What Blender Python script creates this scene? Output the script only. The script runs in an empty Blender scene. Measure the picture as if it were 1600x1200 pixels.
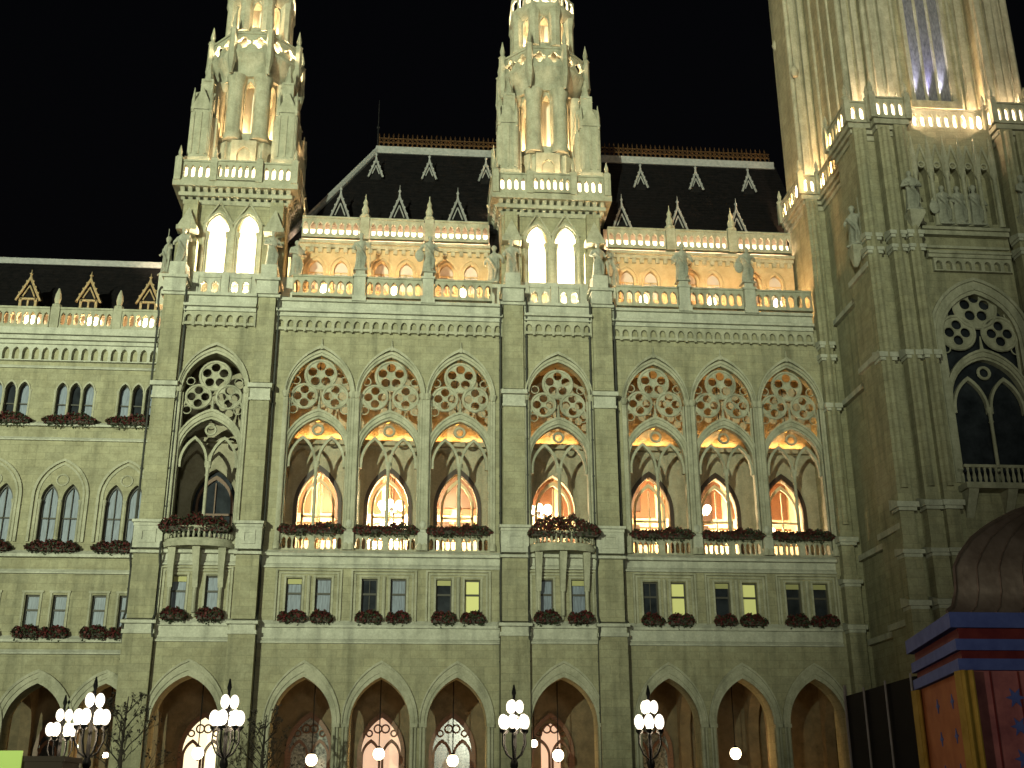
import bpy, bmesh, math, random
from mathutils import Vector, Matrix
from mathutils.geometry import tessellate_polygon
R = math.radians
PI = math.pi
random.seed(7)
scn = bpy.context.scene
COL = scn.collection

# ------------------------------------------------------------------ camera
cam_d = bpy.data.cameras.new("camera")
cam_d.lens = 40.5
cam_d.sensor_width = 36
cam_d.clip_end = 2000
cam = bpy.data.objects.new("camera", cam_d)
COL.objects.link(cam)
r_, u_, f_ = Vector((0.99632042, -0.08559839, -0.00430524)), Vector((-0.02516902, -0.3402325, 0.94000445)), Vector((0.08192765, 0.93643727, 0.34113501))
cam.matrix_world = Matrix(((r_.x, u_.x, -f_.x, 0.0), (r_.y, u_.y, -f_.y, -62.0), (r_.z, u_.z, -f_.z, 1.7), (0, 0, 0, 1)))
scn.camera = cam

# ------------------------------------------------------------------ world (night sky) and exposure
w = bpy.data.worlds.new("World")
scn.world = w
w.use_nodes = True
nt = w.node_tree
bg = nt.nodes["Background"]
sky = nt.nodes.new("ShaderNodeTexSky")
sky.sky_type = 'NISHITA'
sky.sun_disc = False
sky.sun_elevation = R(-3)
sky.sun_rotation = R(200)
nt.links.new(sky.outputs[0], bg.inputs[0])
bg.inputs[1].default_value = 0.03
vs = scn.view_settings
vs.view_transform = 'Standard'
vs.look = 'None'
vs.exposure = 0.0
vs.gamma = 1.0
scn.cycles.use_denoising = True
scn.cycles.max_bounces = 6
scn.cycles.diffuse_bounces = 3
scn.cycles.sample_clamp_indirect = 4.0


def lamp(kind, name, loc, energy, color, radius=0.05, to=None, **kw):
    d = bpy.data.lights.new(name, kind)
    d.energy = energy
    d.color = color
    if kind in ('POINT', 'SPOT'):
        d.shadow_soft_size = radius
    for k, v in kw.items():
        setattr(d, k, v)
    o = bpy.data.objects.new(name, d)
    COL.objects.link(o)
    o.location = loc
    if to is not None:
        o.rotation_euler = (Vector(to) - Vector(loc)).to_track_quat('-Z', 'Y').to_euler()
    return o


# the floodlights that light the front: on a mast across the square, off to the left, and a weak fill to the right, added to lighten shadows
lamp('SPOT', "square_floodlight", (-83, -236, 22), 2850000, (0.89, 1.0, 0.68), 0.8, (-17, 0, 45), spot_size=R(27), spot_blend=1.0)
lamp('SPOT', "added_fill_light", (14, -192, 16), 150000, (0.96, 1.0, 0.74), 4.0, (0, 0, 40), spot_size=R(30), spot_blend=0.9)
lamp('SPOT', "added_tower_light", (-20, -130, 25), 170000, (1.0, 0.80, 0.58), 0.5, (27.5, -6, 52), spot_size=R(17), spot_blend=0.9)  # added warm spot that brightens the great tower's upper shaft
lamp('POINT', "street_or_added_light", (-6.5, -56, 4.1), 2200, (1.0, .84, .62), .25)  # unseen lamp without a fixture, added to light the pavilion
WARM = (1.0, 0.60, 0.26)
WARMW = (1.0, 0.80, 0.55)


# ------------------------------------------------------------------ materials
def mat(name, base, rough=0.85, metal=0.0, emit=None, estr=0.0):
    m = bpy.data.materials.new(name)
    m.use_nodes = True
    b = m.node_tree.nodes["Principled BSDF"]
    b.inputs["Base Color"].default_value = (*base, 1)
    b.inputs["Roughness"].default_value = rough
    b.inputs["Metallic"].default_value = metal
    if emit:
        b.inputs["Emission Color"].default_value = (*emit, 1)
        b.inputs["Emission Strength"].default_value = estr
    return m


def noisy(m, c1, c2, scale=1.5, detail=6, stretch=(1, 1, 1), bump=0.0, bscale=20.0):
    t = m.node_tree
    b = t.nodes["Principled BSDF"]
    tc = t.nodes.new("ShaderNodeTexCoord")
    mp = t.nodes.new("ShaderNodeMapping")
    mp.inputs["Scale"].default_value = stretch
    n = t.nodes.new("ShaderNodeTexNoise")
    n.inputs["Scale"].default_value = scale
    n.inputs["Detail"].default_value = detail
    n.inputs["Roughness"].default_value = 0.65
    r = t.nodes.new("ShaderNodeValToRGB")
    r.color_ramp.elements[0].position = 0.32
    r.color_ramp.elements[1].position = 0.68
    r.color_ramp.elements[0].color = (*c1, 1)
    r.color_ramp.elements[1].color = (*c2, 1)
    t.links.new(tc.outputs["Object"], mp.inputs[0])
    t.links.new(mp.outputs[0], n.inputs["Vector"])
    t.links.new(n.outputs["Fac"], r.inputs[0])
    t.links.new(r.outputs[0], b.inputs["Base Color"])
    if bump:
        n2 = t.nodes.new("ShaderNodeTexNoise")
        n2.inputs["Scale"].default_value = bscale
        n2.inputs["Detail"].default_value = 4
        t.links.new(tc.outputs["Object"], n2.inputs["Vector"])
        bp = t.nodes.new("ShaderNodeBump")
        bp.inputs["Strength"].default_value = bump
        bp.inputs["Distance"].default_value = 0.05
        t.links.new(n2.outputs["Fac"], bp.inputs["Height"])
        t.links.new(bp.outputs[0], b.inputs["Normal"])
    return m, r


def stone(name, c1, c2, blocks=True, dirt=(0.10, 0.10, 0.07), course=0.42):
    """weathered ashlar: patchy blocks, thin joints, soot streaks"""
    m = bpy.data.materials.new(name)
    m.use_nodes = True
    t = m.node_tree
    N, L = t.nodes.new, t.links.new
    b = t.nodes["Principled BSDF"]
    b.inputs["Roughness"].default_value = 0.9
    b.inputs["Specular IOR Level"].default_value = 0.2
    tc = N("ShaderNodeTexCoord")
    n1 = N("ShaderNodeTexNoise"); n1.inputs["Scale"].default_value = 1.3; n1.inputs["Detail"].default_value = 8; n1.inputs["Roughness"].default_value = 0.7
    L(tc.outputs["Object"], n1.inputs["Vector"])
    r1 = N("ShaderNodeValToRGB")
    r1.color_ramp.elements[0].position, r1.color_ramp.elements[1].position = 0.34, 0.66
    r1.color_ramp.elements[0].color, r1.color_ramp.elements[1].color = (*c1, 1), (*c2, 1)
    L(n1.outputs["Fac"], r1.inputs[0])
    # vertical soot streaks
    mp = N("ShaderNodeMapping"); mp.inputs["Scale"].default_value = (1.6, 1.6, 0.16)
    n2 = N("ShaderNodeTexNoise"); n2.inputs["Scale"].default_value = 1.1; n2.inputs["Detail"].default_value = 6
    L(tc.outputs["Object"], mp.inputs[0]); L(mp.outputs[0], n2.inputs["Vector"])
    r2 = N("ShaderNodeValToRGB")
    r2.color_ramp.elements[0].position, r2.color_ramp.elements[1].position = 0.50, 0.72
    r2.color_ramp.elements[0].color, r2.color_ramp.elements[1].color = (0, 0, 0, 1), (0.5, 0.5, 0.5, 1)
    L(n2.outputs["Fac"], r2.inputs[0])
    mx = N("ShaderNodeMixRGB"); mx.inputs[2].default_value = (*dirt, 1)
    L(r2.outputs[0], mx.inputs[0]); L(r1.outputs[0], mx.inputs[1])
    out = mx.outputs[0]
    n3 = N("ShaderNodeTexNoise"); n3.inputs["Scale"].default_value = 9; n3.inputs["Detail"].default_value = 8; n3.inputs["Roughness"].default_value = 0.8
    L(tc.outputs["Object"], n3.inputs["Vector"])
    height = n3.outputs["Fac"]
    # fine grain in the stone
    rg = N("ShaderNodeValToRGB")
    rg.color_ramp.elements[0].position, rg.color_ramp.elements[1].position = 0.3, 0.72
    rg.color_ramp.elements[0].color, rg.color_ramp.elements[1].color = (0.74, 0.74, 0.72, 1), (1.15, 1.15, 1.12, 1)
    L(n3.outputs["Fac"], rg.inputs[0])
    mg = N("ShaderNodeMixRGB"); mg.blend_type = 'MULTIPLY'; mg.inputs[0].default_value = 1.0
    L(out, mg.inputs[1]); L(rg.outputs[0], mg.inputs[2])
    out = mg.outputs[0]
    if blocks:
        sp = N("ShaderNodeSeparateXYZ"); L(tc.outputs["Object"], sp.inputs[0])
        ad = N("ShaderNodeMath"); ad.operation = 'ADD'; L(sp.outputs[0], ad.inputs[0]); L(sp.outputs[1], ad.inputs[1])
        cb = N("ShaderNodeCombineXYZ"); L(ad.outputs[0], cb.inputs[0]); L(sp.outputs[2], cb.inputs[1])
        br = N("ShaderNodeTexBrick")
        br.inputs["Scale"].default_value = 1.0
        br.inputs["Brick Width"].default_value = course * 2.3
        br.inputs["Row Height"].default_value = course
        br.inputs["Mortar Size"].default_value = 0.014
        br.inputs["Color1"].default_value = (0.86, 0.86, 0.86, 1)
        br.inputs["Color2"].default_value = (1.12, 1.1, 1.05, 1)
        br.inputs["Mortar"].default_value = (0.6, 0.6, 0.56, 1)
        L(cb.outputs[0], br.inputs["Vector"])
        mb = N("ShaderNodeMixRGB"); mb.blend_type = 'MULTIPLY'; mb.inputs[0].default_value = 0.55
        L(out, mb.inputs[1]); L(br.outputs["Color"], mb.inputs[2])
        out = mb.outputs[0]
    L(out, b.inputs["Base Color"])
    bp = N("ShaderNodeBump"); bp.inputs["Strength"].default_value = 0.5; bp.inputs["Distance"].default_value = 0.06
    L(height, bp.inputs["Height"]); L(bp.outputs[0], b.inputs["Normal"])
    return m


ASH = stone("ashlar_stone", (0.29, 0.27, 0.185), (0.42, 0.40, 0.285))
TRIM = stone("carved_stone", (0.34, 0.33, 0.25), (0.52, 0.50, 0.40), blocks=False, dirt=(0.13, 0.13, 0.10))
LEDGE = stone("pale_ledge_stone", (0.43, 0.425, 0.36), (0.60, 0.595, 0.52), blocks=False, dirt=(0.2, 0.2, 0.18))  # paler than the carved stone
PLASTER = stone("loggia_plaster", (0.30, 0.27, 0.20), (0.42, 0.38, 0.29), blocks=False)
STATUE = stone("statue_stone", (0.28, 0.28, 0.235), (0.48, 0.475, 0.41), blocks=False, dirt=(0.07, 0.08, 0.07))
SLATE, _ = noisy(mat("roof_slate", (0.03, 0.03, 0.03), 0.7), (0.004, 0.004, 0.005), (0.012, 0.010, 0.011), 3, bump=0.4, bscale=8)
ZINC, _ = noisy(mat("zinc_trim", (0.3, 0.3, 0.3), 0.6), (0.20, 0.20, 0.20), (0.34, 0.33, 0.33), 5)
IRON = mat("dark_iron", (0.010, 0.010, 0.011), 0.8, 0.0)
CREST, _ = noisy(mat("cresting_iron", (0.1, 0.06, 0.03), 0.45, 0.5), (0.03, 0.014, 0.010), (0.20, 0.10, 0.035), 9)
LEAD, _ = noisy(mat("drainpipe_lead", (0.03, 0.03, 0.028), 0.7), (0.018, 0.018, 0.016), (0.05, 0.05, 0.042), 4)
PANE, _ = noisy(mat("dark_window_glass", (0.05, 0.06, 0.08), 0.12), (0.012, 0.014, 0.018), (0.035, 0.04, 0.05), 1.3)
CURTAIN, _ = noisy(mat("blue_grey_curtain_pane", (0.16, 0.19, 0.25), 0.5), (0.10, 0.12, 0.165), (0.21, 0.25, 0.33), 3.0, 3, (5, 5, 0.5))
FRAME = mat("window_frame_paint", (0.05, 0.045, 0.035), 0.6)
BLIND = mat("drawn_yellow_blind", (0.5, 0.5, 0.2), 0.7, 0, (0.62, 0.62, 0.20), 0.42)
BLINDD = mat("rolled_blind", (0.42, 0.40, 0.18), 0.7)
WOOD, _ = noisy(mat("hall_wood", (0.12, 0.05, 0.02), 0.5), (0.07, 0.028, 0.012), (0.16, 0.07, 0.03), 4, 4, (1, 1, 6))
WOODD = mat("dark_hall_panelling", (0.03, 0.014, 0.007), 0.5)
HALLW, _ = noisy(mat("hall_wall_paint", (0.7, 0.5, 0.3), 0.8), (0.64, 0.47, 0.27), (0.76, 0.60, 0.38), 2)
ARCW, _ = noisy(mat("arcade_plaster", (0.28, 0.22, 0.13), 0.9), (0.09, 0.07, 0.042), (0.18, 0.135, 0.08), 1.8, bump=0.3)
BRICK, _ = noisy(mat("gallery_render", (0.5, 0.36, 0.16), 0.9), (0.42, 0.31, 0.17), (0.56, 0.44, 0.27), 2.2, 8, bump=0.4)
WHITEW = mat("belfry_limewash", (0.8, 0.76, 0.66), 0.9)
GLOW = mat("globe_lamp_glass", (0.9, 0.88, 0.8), 0.4, 0, (1.0, 0.88, 0.70), 2.0)
GLOWY = mat("amber_lamp_glass", (0.9, 0.7, 0.2), 0.4, 0, (1.0, 0.62, 0.10), 1.6)
GLOWW = mat("warm_lamp_glass", (0.9, 0.8, 0.6), 0.4, 0, (1.0, 0.78, 0.48), 9.0)
UPLITPANE, _ = noisy(mat('pale_uplit_pane', (0.2, 0.2, 0.22), 0.8), (0.10, 0.10, 0.12), (0.24, 0.24, 0.27), 3, 4, (3, 3, 1))  # window pane coloured pale to stand in for the lit jambs
GLOWS = mat("strip_lamp_diffuser", (0.9, 0.85, 0.7), 0.4, 0, (1.0, 0.80, 0.52), 2.6)
ATTIC, _ = noisy(mat("attic_plaster", (0.5, 0.4, 0.3), 0.9), (0.40, 0.32, 0.24), (0.52, 0.43, 0.33), 2)
LITPINK = mat("lit_leaded_glass", (0.5, 0.35, 0.25), 0.4, 0, (0.95, 0.62, 0.42), 0.75)
LITWHITE = mat("brightly_lit_glass", (0.8, 0.7, 0.5), 0.4, 0, (1.0, 0.84, 0.52), 1.5)
LEADGLASS, _ = noisy(mat("dim_leaded_glass", (0.1, 0.11, 0.11), 0.15), (0.03, 0.04, 0.04), (0.36, 0.38, 0.36), 7, 2)
LEAF, _ = noisy(mat("geranium_leaf", (0.05, 0.07, 0.03), 0.7), (0.012, 0.02, 0.01), (0.04, 0.055, 0.022), 8)
PETAL, _ = noisy(mat("geranium_petal", (0.25, 0.02, 0.02), 0.7), (0.05, 0.008, 0.008), (0.12, 0.016, 0.015), 5)
TROUGH = mat("planter_trough", (0.06, 0.05, 0.04), 0.8)
BARK, _ = noisy(mat("tree_bark", (0.05, 0.04, 0.03), 0.9), (0.015, 0.012, 0.010), (0.045, 0.035, 0.025), 8)
PAVE, _ = noisy(mat("square_paving", (0.12, 0.11, 0.1), 0.8), (0.08, 0.075, 0.07), (0.15, 0.14, 0.12), 0.7, 8, bump=0.3)
COPPER, _ = noisy(mat("copper_sheet", (0.30, 0.16, 0.09), 0.42, 0.8), (0.26, 0.195, 0.16), (0.44, 0.35, 0.30), 2.5, 4, bump=0.15, bscale=5)
KBLUE, _ = noisy(mat("pavilion_blue_paint", (0.07, 0.10, 0.32), 0.6), (0.055, 0.08, 0.27), (0.09, 0.13, 0.38), 3)
KRED, _ = noisy(mat("pavilion_dark_red_paint", (0.12, 0.02, 0.025), 0.6), (0.09, 0.014, 0.02), (0.15, 0.03, 0.03), 3)
KWALL, _ = noisy(mat("pavilion_faded_red_wall", (0.32, 0.11, 0.12), 0.7), (0.20, 0.07, 0.085), (0.40, 0.15, 0.15), 2.6, 8)
KORNG, _ = noisy(mat("pavilion_orange_wall", (0.34, 0.11, 0.04), 0.7), (0.27, 0.08, 0.03), (0.40, 0.14, 0.05), 2.0)
KGOLD, _ = noisy(mat("pavilion_gold_post", (0.34, 0.22, 0.04), 0.5), (0.26, 0.17, 0.03), (0.40, 0.27, 0.06), 3)
for m_ in (KBLUE, KRED, KWALL, KORNG, KGOLD):
    m_.node_tree.nodes['Principled BSDF'].inputs['Specular IOR Level'].default_value = 0.12
    m_.node_tree.nodes['Principled BSDF'].inputs['Roughness'].default_value = 0.85
BLACKC = mat("black_hoarding_cloth", (0.004, 0.004, 0.005), 1.0)
for m_ in (BLACKC, IRON, SLATE):
    m_.node_tree.nodes["Principled BSDF"].inputs["Specular IOR Level"].default_value = 0.1
GREENL = mat("lit_green_panel", (0.4, 0.6, 0.1), 0.5, 0, (0.46, 0.66, 0.12), 0.42)
STALLD = mat("stall_dark_timber", (0.05, 0.035, 0.025), 0.8)


# ------------------------------------------------------------------ mesh building helpers
class MB:
    def __init__(s):
        s.v, s.f, s.sm, s.mi = [], [], [], []
        s.T = None
        s.m = 0

    def add(s, vs, fs, smooth=False):
        o = len(s.v)
        if s.T is not None:
            vs = [tuple(s.T @ Vector(p)) for p in vs]
        s.v.extend(vs)
        for q in fs:
            s.f.append(tuple(i + o for i in q))
            s.sm.append(smooth)
            s.mi.append(s.m)

    def box(s, x0, x1, y0, y1, z0, z1):
        s.add([(x0, y0, z0), (x1, y0, z0), (x1, y1, z0), (x0, y1, z0), (x0, y0, z1), (x1, y0, z1), (x1, y1, z1), (x0, y1, z1)],
              [(0, 3, 2, 1), (4, 5, 6, 7), (0, 1, 5, 4), (1, 2, 6, 5), (2, 3, 7, 6), (3, 0, 4, 7)])

    def wedge(s, x0, x1, y0, y1, z0, z1, lip=0.3):
        """ledge: vertical front of lip*height, sloping top back to y1"""
        zl = z0 + (z1 - z0) * lip
        s.add([(x0, y0, z0), (x1, y0, z0), (x1, y1, z0), (x0, y1, z0), (x0, y0, zl), (x1, y0, zl), (x1, y1, z1), (x0, y1, z1)],
              [(0, 3, 2, 1), (4, 5, 6, 7), (0, 1, 5, 4), (1, 2, 6, 5), (2, 3, 7, 6), (3, 0, 4, 7)])

    def wall(s, outer, holes, y0, y1):
        """plate in the XZ plane with holes, from y0 (front) to y1 (back)"""
        loops = [outer] + list(holes)
        tri = tessellate_polygon([[Vector((p[0], p[1], 0)) for p in l] for l in loops])
        pts = [p for l in loops for p in l]
        n = len(pts)
        vs = [(p[0], y0, p[1]) for p in pts] + [(p[0], y1, p[1]) for p in pts]
        fs = [tuple(t) for t in tri] + [tuple(i + n for i in reversed(t)) for t in tri]
        o = 0
        for l in loops:
            k = len(l)
            for i in range(k):
                j = (i + 1) % k
                fs.append((o + i, o + j, o + j + n, o + i + n))
            o += k
        s.add(vs, fs)

    def band(s, A, B, y0, y1):
        """strip between two open outlines A (inner) and B (outer), front at y0, back to y1"""
        n = len(A)
        vs = [(p[0], y0, p[1]) for p in A] + [(p[0], y0, p[1]) for p in B] + [(p[0], y1, p[1]) for p in A] + [(p[0], y1, p[1]) for p in B]
        fs = []
        for i in range(n - 1):
            fs += [(i, i + 1, n + i + 1, n + i), (i, 2 * n + i, 2 * n + i + 1, i + 1), (n + i, n + i + 1, 3 * n + i + 1, 3 * n + i),
                   (2 * n + i, 3 * n + i, 3 * n + i + 1, 2 * n + i + 1)]
        fs += [(0, n, 3 * n, 2 * n), (n - 1, 3 * n - 1, 4 * n - 1, 2 * n - 1)]
        s.add(vs, fs)

    def tube(s, path, r, n=7, closed=False):
        P_ = [Vector(p) for p in path]
        k = len(P_)
        vs, fs = [], []
        rr = r if isinstance(r, (list, tuple)) else [r] * k
        for i, p in enumerate(P_):
            if closed:
                d = P_[(i + 1) % k] - P_[i - 1]
            else:
                d = P_[min(i + 1, k - 1)] - P_[max(i - 1, 0)]
            d.normalize()
            a = Vector((0, 1, 0)) if abs(d.y) < 0.9 else Vector((1, 0, 0))
            u = d.cross(a).normalized()
            v = d.cross(u)
            for j in range(n):
                t = 2 * PI * j / n
                vs.append(tuple(p + (u * math.cos(t) + v * math.sin(t)) * rr[i]))
        for i in range(k if closed else k - 1):
            for j in range(n):
                a, b = i * n + j, i * n + (j + 1) % n
                c, d = ((i + 1) % k) * n + (j + 1) % n, ((i + 1) % k) * n + j
                fs.append((a, b, c, d))
        if not closed:
            fs.append(tuple(range(n - 1, -1, -1)))
            fs.append(tuple(range((k - 1) * n, k * n)))
        s.add(vs, fs, True)

    def ring(s, cx, y, cz, R_, r, n=20, m=6):
        s.tube([(cx + R_ * math.cos(2 * PI * i / n), y, cz + R_ * math.sin(2 * PI * i / n)) for i in range(n)], r, m, True)

    def lathe(s, prof, cx, cy, n=12, rot=0.0, smooth=True, a0=0.0):
        """prof: (radius, z) from bottom to top"""
        vs, fs = [], []
        for (r, z) in prof:
            for j in range(n):
                t = 2 * PI * j / n + rot
                vs.append((cx + r * math.cos(t), cy + r * math.sin(t), z))
        k = len(prof)
        for i in range(k - 1):
            for j in range(n):
                fs.append((i * n + j, i * n + (j + 1) % n, (i + 1) * n + (j + 1) % n, (i + 1) * n + j))
        fs.append(tuple(range(n - 1, -1, -1)))
        fs.append(tuple(range((k - 1) * n, k * n)))
        s.add(vs, fs, smooth)

    def loft(s, loops, smooth=False):
        """loops: list of closed 3-D loops with equal counts"""
        n = len(loops[0])
        vs = [p for l in loops for p in l]
        fs = []
        for i in range(len(loops) - 1):
            for j in range(n):
                fs.append((i * n + j, i * n + (j + 1) % n, (i + 1) * n + (j + 1) % n, (i + 1) * n + j))
        fs.append(tuple(range(n - 1, -1, -1)))
        fs.append(tuple(range((len(loops) - 1) * n, len(loops) * n)))
        s.add(vs, fs, smooth)

    def poly(s, plan, z0, z1):
        """vertical prism over a plan polygon"""
        s.loft([[(x, y, z0) for x, y in plan], [(x, y, z1) for x, y in plan]])

    def ball(s, c, rx, ry, rz, n=12, m=8):
        s_prof = []
        vs, fs = [(c[0], c[1], c[2] - rz)], []
        for i in range(1, m):
            a = -PI / 2 + PI * i / m
            for j in range(n):
                t = 2 * PI * j / n
                vs.append((c[0] + rx * math.cos(a) * math.cos(t), c[1] + ry * math.cos(a) * math.sin(t), c[2] + rz * math.sin(a)))
        vs.append((c[0], c[1], c[2] + rz))
        for j in range(n):
            fs.append((0, 1 + (j + 1) % n, 1 + j))
            fs.append((len(vs) - 1, 1 + (m - 2) * n + j, 1 + (m - 2) * n + (j + 1) % n))
        for i in range(m - 2):
            for j in range(n):
                fs.append((1 + i * n + j, 1 + i * n + (j + 1) % n, 1 + (i + 1) * n + (j + 1) % n, 1 + (i + 1) * n + j))
        s.add(vs, fs, True)

    def mesh(s, name, mats):
        me = bpy.data.meshes.new(name)
        me.from_pydata(s.v, [], s.f)
        if not isinstance(mats, (list, tuple)):
            mats = [mats]
        for m in mats:
            me.materials.append(m)
        me.polygons.foreach_set("use_smooth", s.sm)
        me.polygons.foreach_set("material_index", s.mi)
        bm = bmesh.new()
        bm.from_mesh(me)
        bmesh.ops.recalc_face_normals(bm, faces=bm.faces)
        bm.to_mesh(me)
        bm.free()
        me.set_sharp_from_angle(angle=R(42))
        return me

    def build(s, name, mats, parent=None):
        o = bpy.data.objects.new(name, s.mesh(name, mats))
        COL.objects.link(o)
        if parent is not None:
            o.parent = parent
        return o


def tag(o, label=None, cat=None, group=None, kind=None):
    for k, v in (("label", label), ("category", cat), ("group", group), ("kind", kind)):
        if v:
            o[k] = v
    return o


def empty(name, loc=(0, 0, 0), parent=None, rz=0.0):
    o = bpy.data.objects.new(name, None)
    COL.objects.link(o)
    o.location = loc
    o.rotation_euler.z = rz
    o.empty_display_size = 0.2
    if parent is not None:
        o.parent = parent
    return o


def dup(root, loc, rz=0.0, scale=None):
    r = root.copy()
    COL.objects.link(r)
    r.location = loc
    r.rotation_euler.z = rz
    if scale:
        r.scale = scale
    for ch in list(root.children):
        c = ch.copy()
        COL.objects.link(c)
        c.parent = r
        for g in list(ch.children):
            d = g.copy()
            COL.objects.link(d)
            d.parent = c
    return r


def larc(cx, hw, zs, h, n=9):
    Rr = (hw * hw + h * h) / (2 * hw)
    A = math.asin(min(1.0, h / Rr)) if h <= Rr else PI / 2
    if h > hw:
        A = math.atan2(h, Rr - hw) if Rr > hw else PI / 2
    c = cx - hw + Rr
    return [(c - Rr * math.cos(A * i / n), zs + Rr * math.sin(A * i / n)) for i in range(n + 1)]


def arch(cx, hw, z0, zs, h, n=9):
    l = larc(cx, hw, zs, h, n)
    r = [(2 * cx - x, z) for x, z in l[:-1]][::-1]
    return [(cx - hw, z0)] + l + r + [(cx + hw, z0)]


def rect(x0, x1, z0, z1):
    return [(x0, z0), (x1, z0), (x1, z1), (x0, z1)]


def lens(cx, hw, z0, z1, zb=0.12, zt=0.28):
    h = z1 - z0
    return [(cx, z0), (cx + hw * .75, z0 + h * .06), (cx + hw, z0 + h * zb * 1.6), (cx + hw, z1 - h * zt), (cx + hw * .7, z1 - h * zt * .42), (cx, z1),
            (cx - hw * .7, z1 - h * zt * .42), (cx - hw, z1 - h * zt), (cx - hw, z0 + h * zb * 1.6), (cx - hw * .75, z0 + h * .06)]


def balus(mb, x0, x1, y, z0, z1, n, th=0.2, frac=0.36, rail=0.2, foot=0.16):
    """pierced balustrade panel: n pointed openings between foot and rail"""
    p = (x1 - x0) / n
    holes = [lens(x0 + p * (i + .5), p * frac, z0 + foot, z1 - rail) for i in range(n)]
    mb.wall(rect(x0, x1, z0, z1), holes, y, y + th)
    mb.box(x0, x1, y - .07, y + th + .07, z1, z1 + .12)
    mb.box(x0, x1, y - .05, y + th + .05, z0 - .1, z0)


def side(x, y, flip=False):
    """transform that turns the XZ plate builder into a wall along +Y starting at (x, y); local x runs along Y; local y (depth) runs into +X"""
    m = Matrix(((0, 1, 0, x), (1, 0, 0, y), (0, 0, 1, 0), (0, 0, 0, 1))) if not flip else Matrix(((0, -1, 0, x), (1, 0, 0, y), (0, 0, 1, 0), (0, 0, 0, 1)))
    return m


# ------------------------------------------------------------------ the square
g = MB()
g.box(-400, 400, -400, 400, -0.5, 0.0)
tag(g.build("ground", PAVE), "dark stone paving of the square in front of the town hall", None, None, "structure")

# ================================================================== TOWN HALL
HALL = tag(empty("town_hall"), "long floodlit gothic stone town hall with arcades, traceried loggia and lit towers", "town hall")
CB = [-5.48, -1.5, 2.47]
RB = [13.73, 17.72, 21.70]
TB = [-11.3, 8.05]
WB = [-22.55, -19.05, -15.65]
PIERS = [(-14.55, -13.30), (-9.25, -8.15), (4.85, 6.10), (10.05, 11.30)]
W1 = 0.77


def part(mb, name, m, parent=HALL):
    return mb.build(name, m, parent)


def arcade_holes(cs, hw, h, zs):
    return [arch(c, hw, 0.02, zs, h) for c in cs]


def front(x0, x1, cs, yf, hwA, tower=False):
    """one section of the front wall with arcade arches, first-floor windows and loggia openings"""
    dw = 0.91 if tower else W1
    mb = MB()
    mb.wall(rect(x0, x1, 0, 9.6), arcade_holes(cs, hwA, 2.35, 5.5), yf, yf + 1.3)
    hs = []
    for c in cs:
        for k in (-1, 1):
            hs.append(rect(c + k * dw - .42, c + k * dw + .42, 10.85, 12.98))
        hs.append(arch(c, 1.72, 14.5, 23.3, 2.42 if not tower else 2.25))
    mb.wall(rect(x0, x1, 9.6, 28.2), hs, yf, yf + .6)
    part(mb, "wall", ASH)
    for c in cs:
        t = MB()
        h0, z0 = 2.35, 5.5
        for d0, d1, yo in ((0.0, .13, -.03), (.13, .24, -.10), (.24, .35, -.05), (.35, .42, -.14)):
            t.band(arch(c, hwA + d0, z0 - .02, z0, h0 + d0 * 2.0), arch(c, hwA + d1, z0 - .02, z0, h0 + d1 * 2.0), yf + yo, yf + .1)
        for k in (-1, 1):
            for q, rr in ((.12, .09), (.30, .06)):
                t.tube([(c + k * (hwA + q), yf - .06, 0.2), (c + k * (hwA + q), yf - .06, 5.4)], rr, 8)
            t.box(c + k * (hwA + .20) - .2, c + k * (hwA + .20) + .2, yf - .21, yf + .03, 5.33, 5.52)
        part(t, "arcade_arch", TRIM)
        # stepped window surround
        t = MB()
        e = c + dw + .72, c - dw - .72
        for d, yo, th in ((0, -.05, .2), (.16, -.12, .1)):
            X0, X1 = e[1] - d, e[0] + d
            t.box(X0 - .1, X0, yf + yo, yf, 10.7, 13.2 + d)
            t.box(X1, X1 + .1, yf + yo, yf, 10.7, 13.2 + d)
            t.box(X0 - .1, X1 + .1, yf + yo - .02, yf, 13.2 + d, 13.28 + d)
        for k in (-1, 1):
            for s_ in (-1, 1):
                xx = c + k * dw + s_ * .48
                t.box(xx - .055, xx + .055, yf - .045, yf + .05, 10.8, 13.03)
            t.box(c + k * dw - .55, c + k * dw + .55, yf - .07, yf + .05, 13.03, 13.12)
        t.tube([(c, yf - .05, 10.8), (c, yf - .05, 13.1)], .10, 8)
        part(t, "window_surround", TRIM)
        # loggia arch mouldings
        t = MB()
        z0, h0 = 23.3, 2.42 if not tower else 2.25
        for d0, d1, yo in ((0.0, .13, -.03), (.13, .26, -.11)):
            t.band(arch(c, 1.72 + d0, 14.5, z0, h0 + d0 * 1.2), arch(c, 1.72 + d1, 14.5, z0, h0 + d1 * 1.2), yf + yo, yf + .1)
        t.band(arch(c, 1.90, z0, z0, h0 + .42), arch(c, 1.98, z0, z0, h0 + .6), yf - .2, yf)
        if not tower:
            t.lathe([(.10, 26.05), (.16, 26.25), (.05, 26.4), (.02, 26.75)], c, yf - .1, 6)
        for k in (-1, 1):
            for q, rr, yo in ((1.66, .06, .12), (1.78, .085, -.06), (1.92, .06, -.12)):
                t.tube([(c + k * q, yf + yo, 14.5), (c + k * q, yf + yo, 23.2)], rr, 8) if (q < 1.9 or tower) else None
            t.lathe([(.14, 23.15), (.2, 23.3), (.24, 23.42), (.24, 23.5), (.1, 23.55)], c + k * 1.85, yf - .08, 8)
            t.lathe([(.2, 14.5), (.2, 14.8), (.13, 14.95)], c + k * 1.85, yf - .08, 8)
        part(t, "loggia_arch", TRIM)
    return mb


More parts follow.
